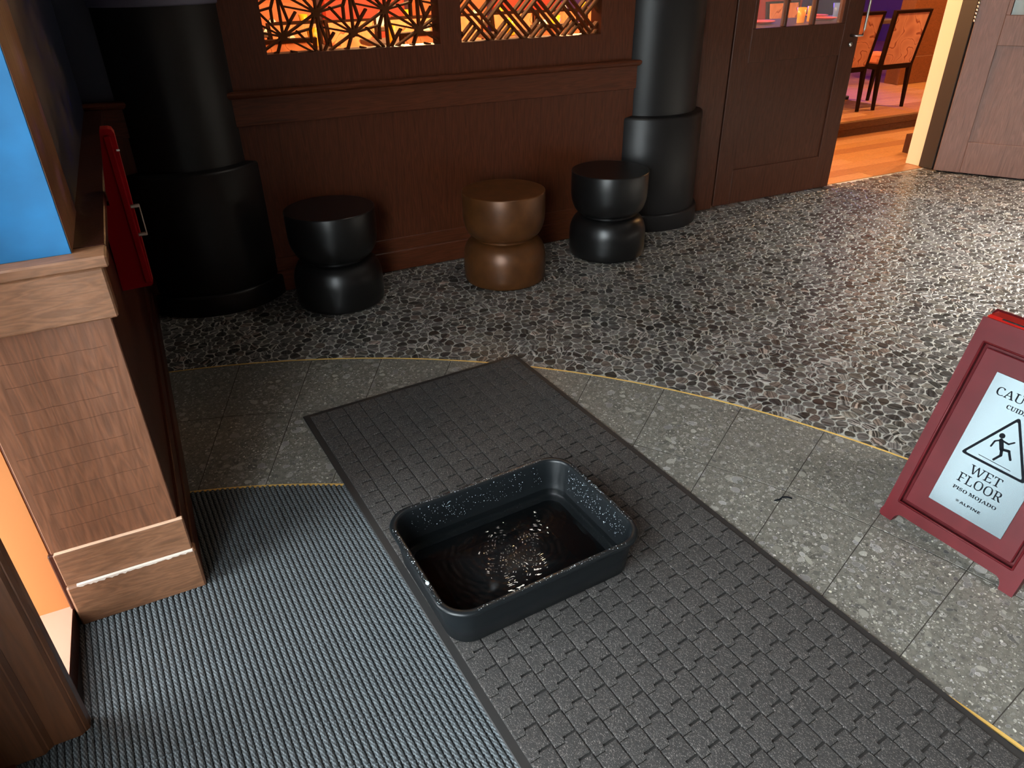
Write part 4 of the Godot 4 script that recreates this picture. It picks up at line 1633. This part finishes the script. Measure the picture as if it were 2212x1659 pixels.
# ------------------------------------------------------------------ dining room furniture
func make_chair(at: Vector3, turn: float, label: String):
	var t = thing("dining_chair", label, "chair", at, turn, "upholstered dining chairs")
	var s: SurfaceTool
	for k in 4:
		var sx: float = [-1.0, 1.0, -1.0, 1.0][k]
		var rear: bool = k < 2
		s = S()
		var zt: float = 0.19 if rear else -0.19
		var zb: float = 0.215 if rear else -0.20
		var ht: float = 0.40
		for q in 1:
			var a := [Vector3(sx * 0.205 - 0.019, ht, zt - 0.019), Vector3(sx * 0.205 + 0.019, ht, zt - 0.019), Vector3(sx * 0.205 + 0.019, ht, zt + 0.019), Vector3(sx * 0.205 - 0.019, ht, zt + 0.019)]
			var b := [Vector3(sx * 0.203 - 0.012, 0, zb - 0.012), Vector3(sx * 0.203 + 0.012, 0, zb - 0.012), Vector3(sx * 0.203 + 0.012, 0, zb + 0.012), Vector3(sx * 0.203 - 0.012, 0, zb + 0.012)]
			var c := Vector3(sx * 0.204, 0.2, (zt + zb) * 0.5)
			face(s, a, c); face(s, b, c)
			for i in 4: face(s, [a[i], a[(i + 1) % 4], b[(i + 1) % 4], b[i]], c)
		obj("leg", s, M.chair_frame, t)
	s = S()
	bx(s, Vector3(-0.215, 0.36, -0.21), Vector3(0.215, 0.41, 0.20), 0.006)
	obj("seat_rail", s, M.chair_frame, t)
	s = S()
	bx(s, Vector3(-0.215, 0.405, -0.225), Vector3(0.215, 0.475, 0.165), 0.02)
	obj("seat", s, M.orange_vinyl, t)
	# back: leans away, frame slightly wider at the top
	var lean := Transform3D(Basis(Vector3.RIGHT, 0.13), Vector3(0, 0.37, 0.19))
	var fr := PackedVector2Array([Vector2(-0.222, 0.0), Vector2(0.222, 0.0), Vector2(0.245, 0.505), Vector2(-0.245, 0.505)])
	s = S()
	for sx in [-1.0, 1.0]:
		prism(s, PackedVector2Array([Vector2(sx * 0.222, 0.0), Vector2(sx * 0.192, 0.0), Vector2(sx * 0.215, 0.505), Vector2(sx * 0.245, 0.505)]), -0.018, 0.018, lean)
	prism(s, PackedVector2Array([Vector2(-0.22, 0.0), Vector2(0.22, 0.0), Vector2(0.222, 0.04), Vector2(-0.222, 0.04)]), -0.0175, 0.0175, lean)
	prism(s, PackedVector2Array([Vector2(-0.244, 0.485), Vector2(0.244, 0.485), Vector2(0.246, 0.510), Vector2(-0.246, 0.510)]), -0.0185, 0.0185, lean)
	obj("back_frame", s, M.chair_frame, t)
	s = S()
	prism(s, PackedVector2Array([Vector2(-0.193, 0.039), Vector2(0.193, 0.039), Vector2(0.215, 0.486), Vector2(-0.215, 0.486)]), -0.028, 0.014, lean)
	obj("back_pad", s, M.fabric, t)
	return t

func make_table(at: Vector3, w: float, d: float, label: String):
	var t = thing("dining_table", label, "table", at, 0, "dark dining tables")
	var s := S()
	bx(s, Vector3(-w / 2, 0.715, -d / 2), Vector3(w / 2, 0.755, d / 2), 0.006)
	obj("table_top", s, M.table_top, t)
	for sx in [-1.0, 1.0]:
		s = S(true)
		lathe(s, [Vector2(0.035, 0.03), Vector2(0.035, 0.715)], 18, Transform3D(Basis.IDENTITY, Vector3(sx * w * 0.27, 0, 0)))
		obj("pedestal", s, M.black, t)
		s = S()
		bx(s, Vector3(sx * w * 0.27 - 0.035, 0.0, -d * 0.36), Vector3(sx * w * 0.27 + 0.035, 0.035, d * 0.36), 0.006)
		obj("foot", s, M.black, t)
	return t

func make_bench(at: Vector3, w: float, m, label: String):
	var t = thing("banquette", label, "banquette", at, 0, "upholstered banquettes")
	var s := S()
	bx(s, Vector3(-w / 2, 0.0, -0.28), Vector3(w / 2, 0.28, 0.24), 0.005)
	obj("plinth", s, M.chair_frame, t)
	s = S()
	bx(s, Vector3(-w / 2, 0.28, -0.25), Vector3(w / 2, 0.44, 0.28), 0.03)
	obj("seat", s, m, t)
	s = S()
	bx(s, Vector3(-w / 2, 0.42, -0.30), Vector3(w / 2, 0.98, -0.18), 0.03)
	obj("backrest", s, m, t)
	return t

func cup(at: Vector3, m, label: String, grp: String):
	var t = thing("tumbler", label, "cup", at, 0, grp)
	var s := S(true)
	lathe(s, [Vector2(0.0, 0.0), Vector2(0.034, 0.0), Vector2(0.036, 0.01), Vector2(0.036, 0.05), Vector2(0.046, 0.135), Vector2(0.043, 0.135), Vector2(0.033, 0.05), Vector2(0.0, 0.02)], 18)
	obj("body", s, m, t)
	return t

func build_dining():
	var fy := 0.125
	# the table seen through the open door and the door panes
	make_chair(Vector3(6.655, fy, -5.352), 0.0, "dining chair with peach marbled back nearest the open door jamb")
	make_chair(Vector3(6.055, fy, -5.372), 0.0, "dining chair with peach marbled back half hidden by the closed door")
	var far = make_chair(Vector3(5.75, fy, -6.55), PI, "dining chair with peach back facing the lobby across the laid table")
	dup(far, "dining chair facing the lobby at the right end of the laid table", Vector3(6.9, fy, -6.75), PI)
	make_table(Vector3(6.25, fy, -5.98), 1.75, 0.78, "dark dining table laid with pink plates behind the two chairs")
	var ty := fy + 0.756
	cup(Vector3(5.955, ty, -5.78), M.cup_yellow, "yellow tumbler seen through the middle pane of the closed door", "yellow tumblers")
	cup(Vector3(6.17, ty, -5.86), M.cup_yellow, "yellow tumbler right of the middle muntin of the closed door", "yellow tumblers")
	cup(Vector3(6.78, ty, -6.10), M.cup_blue, "blue tumbler on the laid table behind the two chairs", "blue tumblers")
	cup(Vector3(6.62, ty, -5.72), M.cup_yellow, "yellow tumbler above the left dining chair in the doorway", "yellow tumblers")
	var plates = [[Vector3(6.42, ty, -5.92), "pink plate below the blue tumbler"], [Vector3(6.64, ty, -6.24), "pink plate behind the blue tumbler"], [Vector3(5.62, ty, -5.94), "pink plate in the left door pane"], [Vector3(6.86, ty, -5.80), "pink plate between the two dining chairs"]]
	for p in plates:
		var t = thing("plate", p[1], "plate", p[0], 0, "pink plates")
		var s := S(true)
		lathe(s, [Vector2(0.0, 0.0), Vector2(0.07, 0.0), Vector2(0.12, 0.022), Vector2(0.122, 0.026), Vector2(0.115, 0.026), Vector2(0.07, 0.008), Vector2(0.0, 0.007)], 28)
		obj("dish", s, M.plate_pink, t)
	make_bench(Vector3(6.1, fy, -7.35), 1.6, M.orange_vinyl, "orange banquette behind the table laid with pink plates")
	make_bench(Vector3(8.3, fy, -8.6), 1.5, M.red_vinyl, "red banquette deep in the dining room below the violet light")
	# rows seen through the lattice screens
	var names = ["first", "second", "third", "fourth"]
	for k in 4:
		var x := 1.05 + 1.10 * k
		make_table(Vector3(x + 0.05, fy, -6.42), 0.72, 0.72, "small dark table, %s from the left behind the lattice screens" % names[k])
		make_chair(Vector3(x - 0.08, fy, -5.92), 0.05, "dining chair with its peach back to the lattice, %s from the left" % names[k])
		cup(Vector3(x - 0.18, ty, -6.30), M.cup_yellow, "yellow tumbler on the left of the %s table behind the lattice" % names[k], "yellow tumblers")
		cup(Vector3(x + 0.30, ty, -6.36), M.cup_yellow, "yellow tumbler on the right of the %s table behind the lattice" % names[k], "yellow tumblers")
		var t = thing("napkin", "folded white napkin on the %s small table behind the lattice" % names[k], "napkin", Vector3(x + 0.10, ty, -6.22), 0.3, "white napkins")
		var s := S()
		prism(s, PackedVector2Array([Vector2(-0.09, 0.0), Vector2(0.09, 0.0), Vector2(0.0, 0.115)]), -0.03, 0.03)
		obj("folded_cloth", s, M.napkin, t)
		make_chair(Vector3(x - 0.22, fy, -7.12), PI, "dining chair facing the lobby left of the %s small table from the left" % names[k])
		make_chair(Vector3(x + 0.36, fy, -7.12), PI, "dining chair facing the lobby right of the %s small table from the left" % names[k])
		make_table(Vector3(x + 0.5, fy, -8.3), 0.8, 0.7, "far dark table, %s from the left in the second row" % names[k])
		make_chair(Vector3(x + 0.45, fy, -7.70), 0.0, "peach backed dining chair at the %s far table from the left" % names[k])
		cup(Vector3(x + 0.62, ty, -8.2), M.cup_yellow, "yellow tumbler on the %s far table from the left" % names[k], "yellow tumblers")
		t = thing("napkin", "folded white napkin on the %s far table from the left" % names[k], "napkin", Vector3(x + 0.30, ty, -8.15), 0.0, "white napkins")
		s = S()
		prism(s, PackedVector2Array([Vector2(-0.10, 0.0), Vector2(0.10, 0.0), Vector2(0.0, 0.13)]), -0.03, 0.03)
		obj("folded_cloth", s, M.napkin, t)
		make_bench(Vector3(x + 0.5, fy, -9.2), 1.0, M.orange_vinyl if k % 2 == 0 else M.red_vinyl, "%s banquette against the rear wall, %s from the left" % ["orange" if k % 2 == 0 else "red", names[k]])
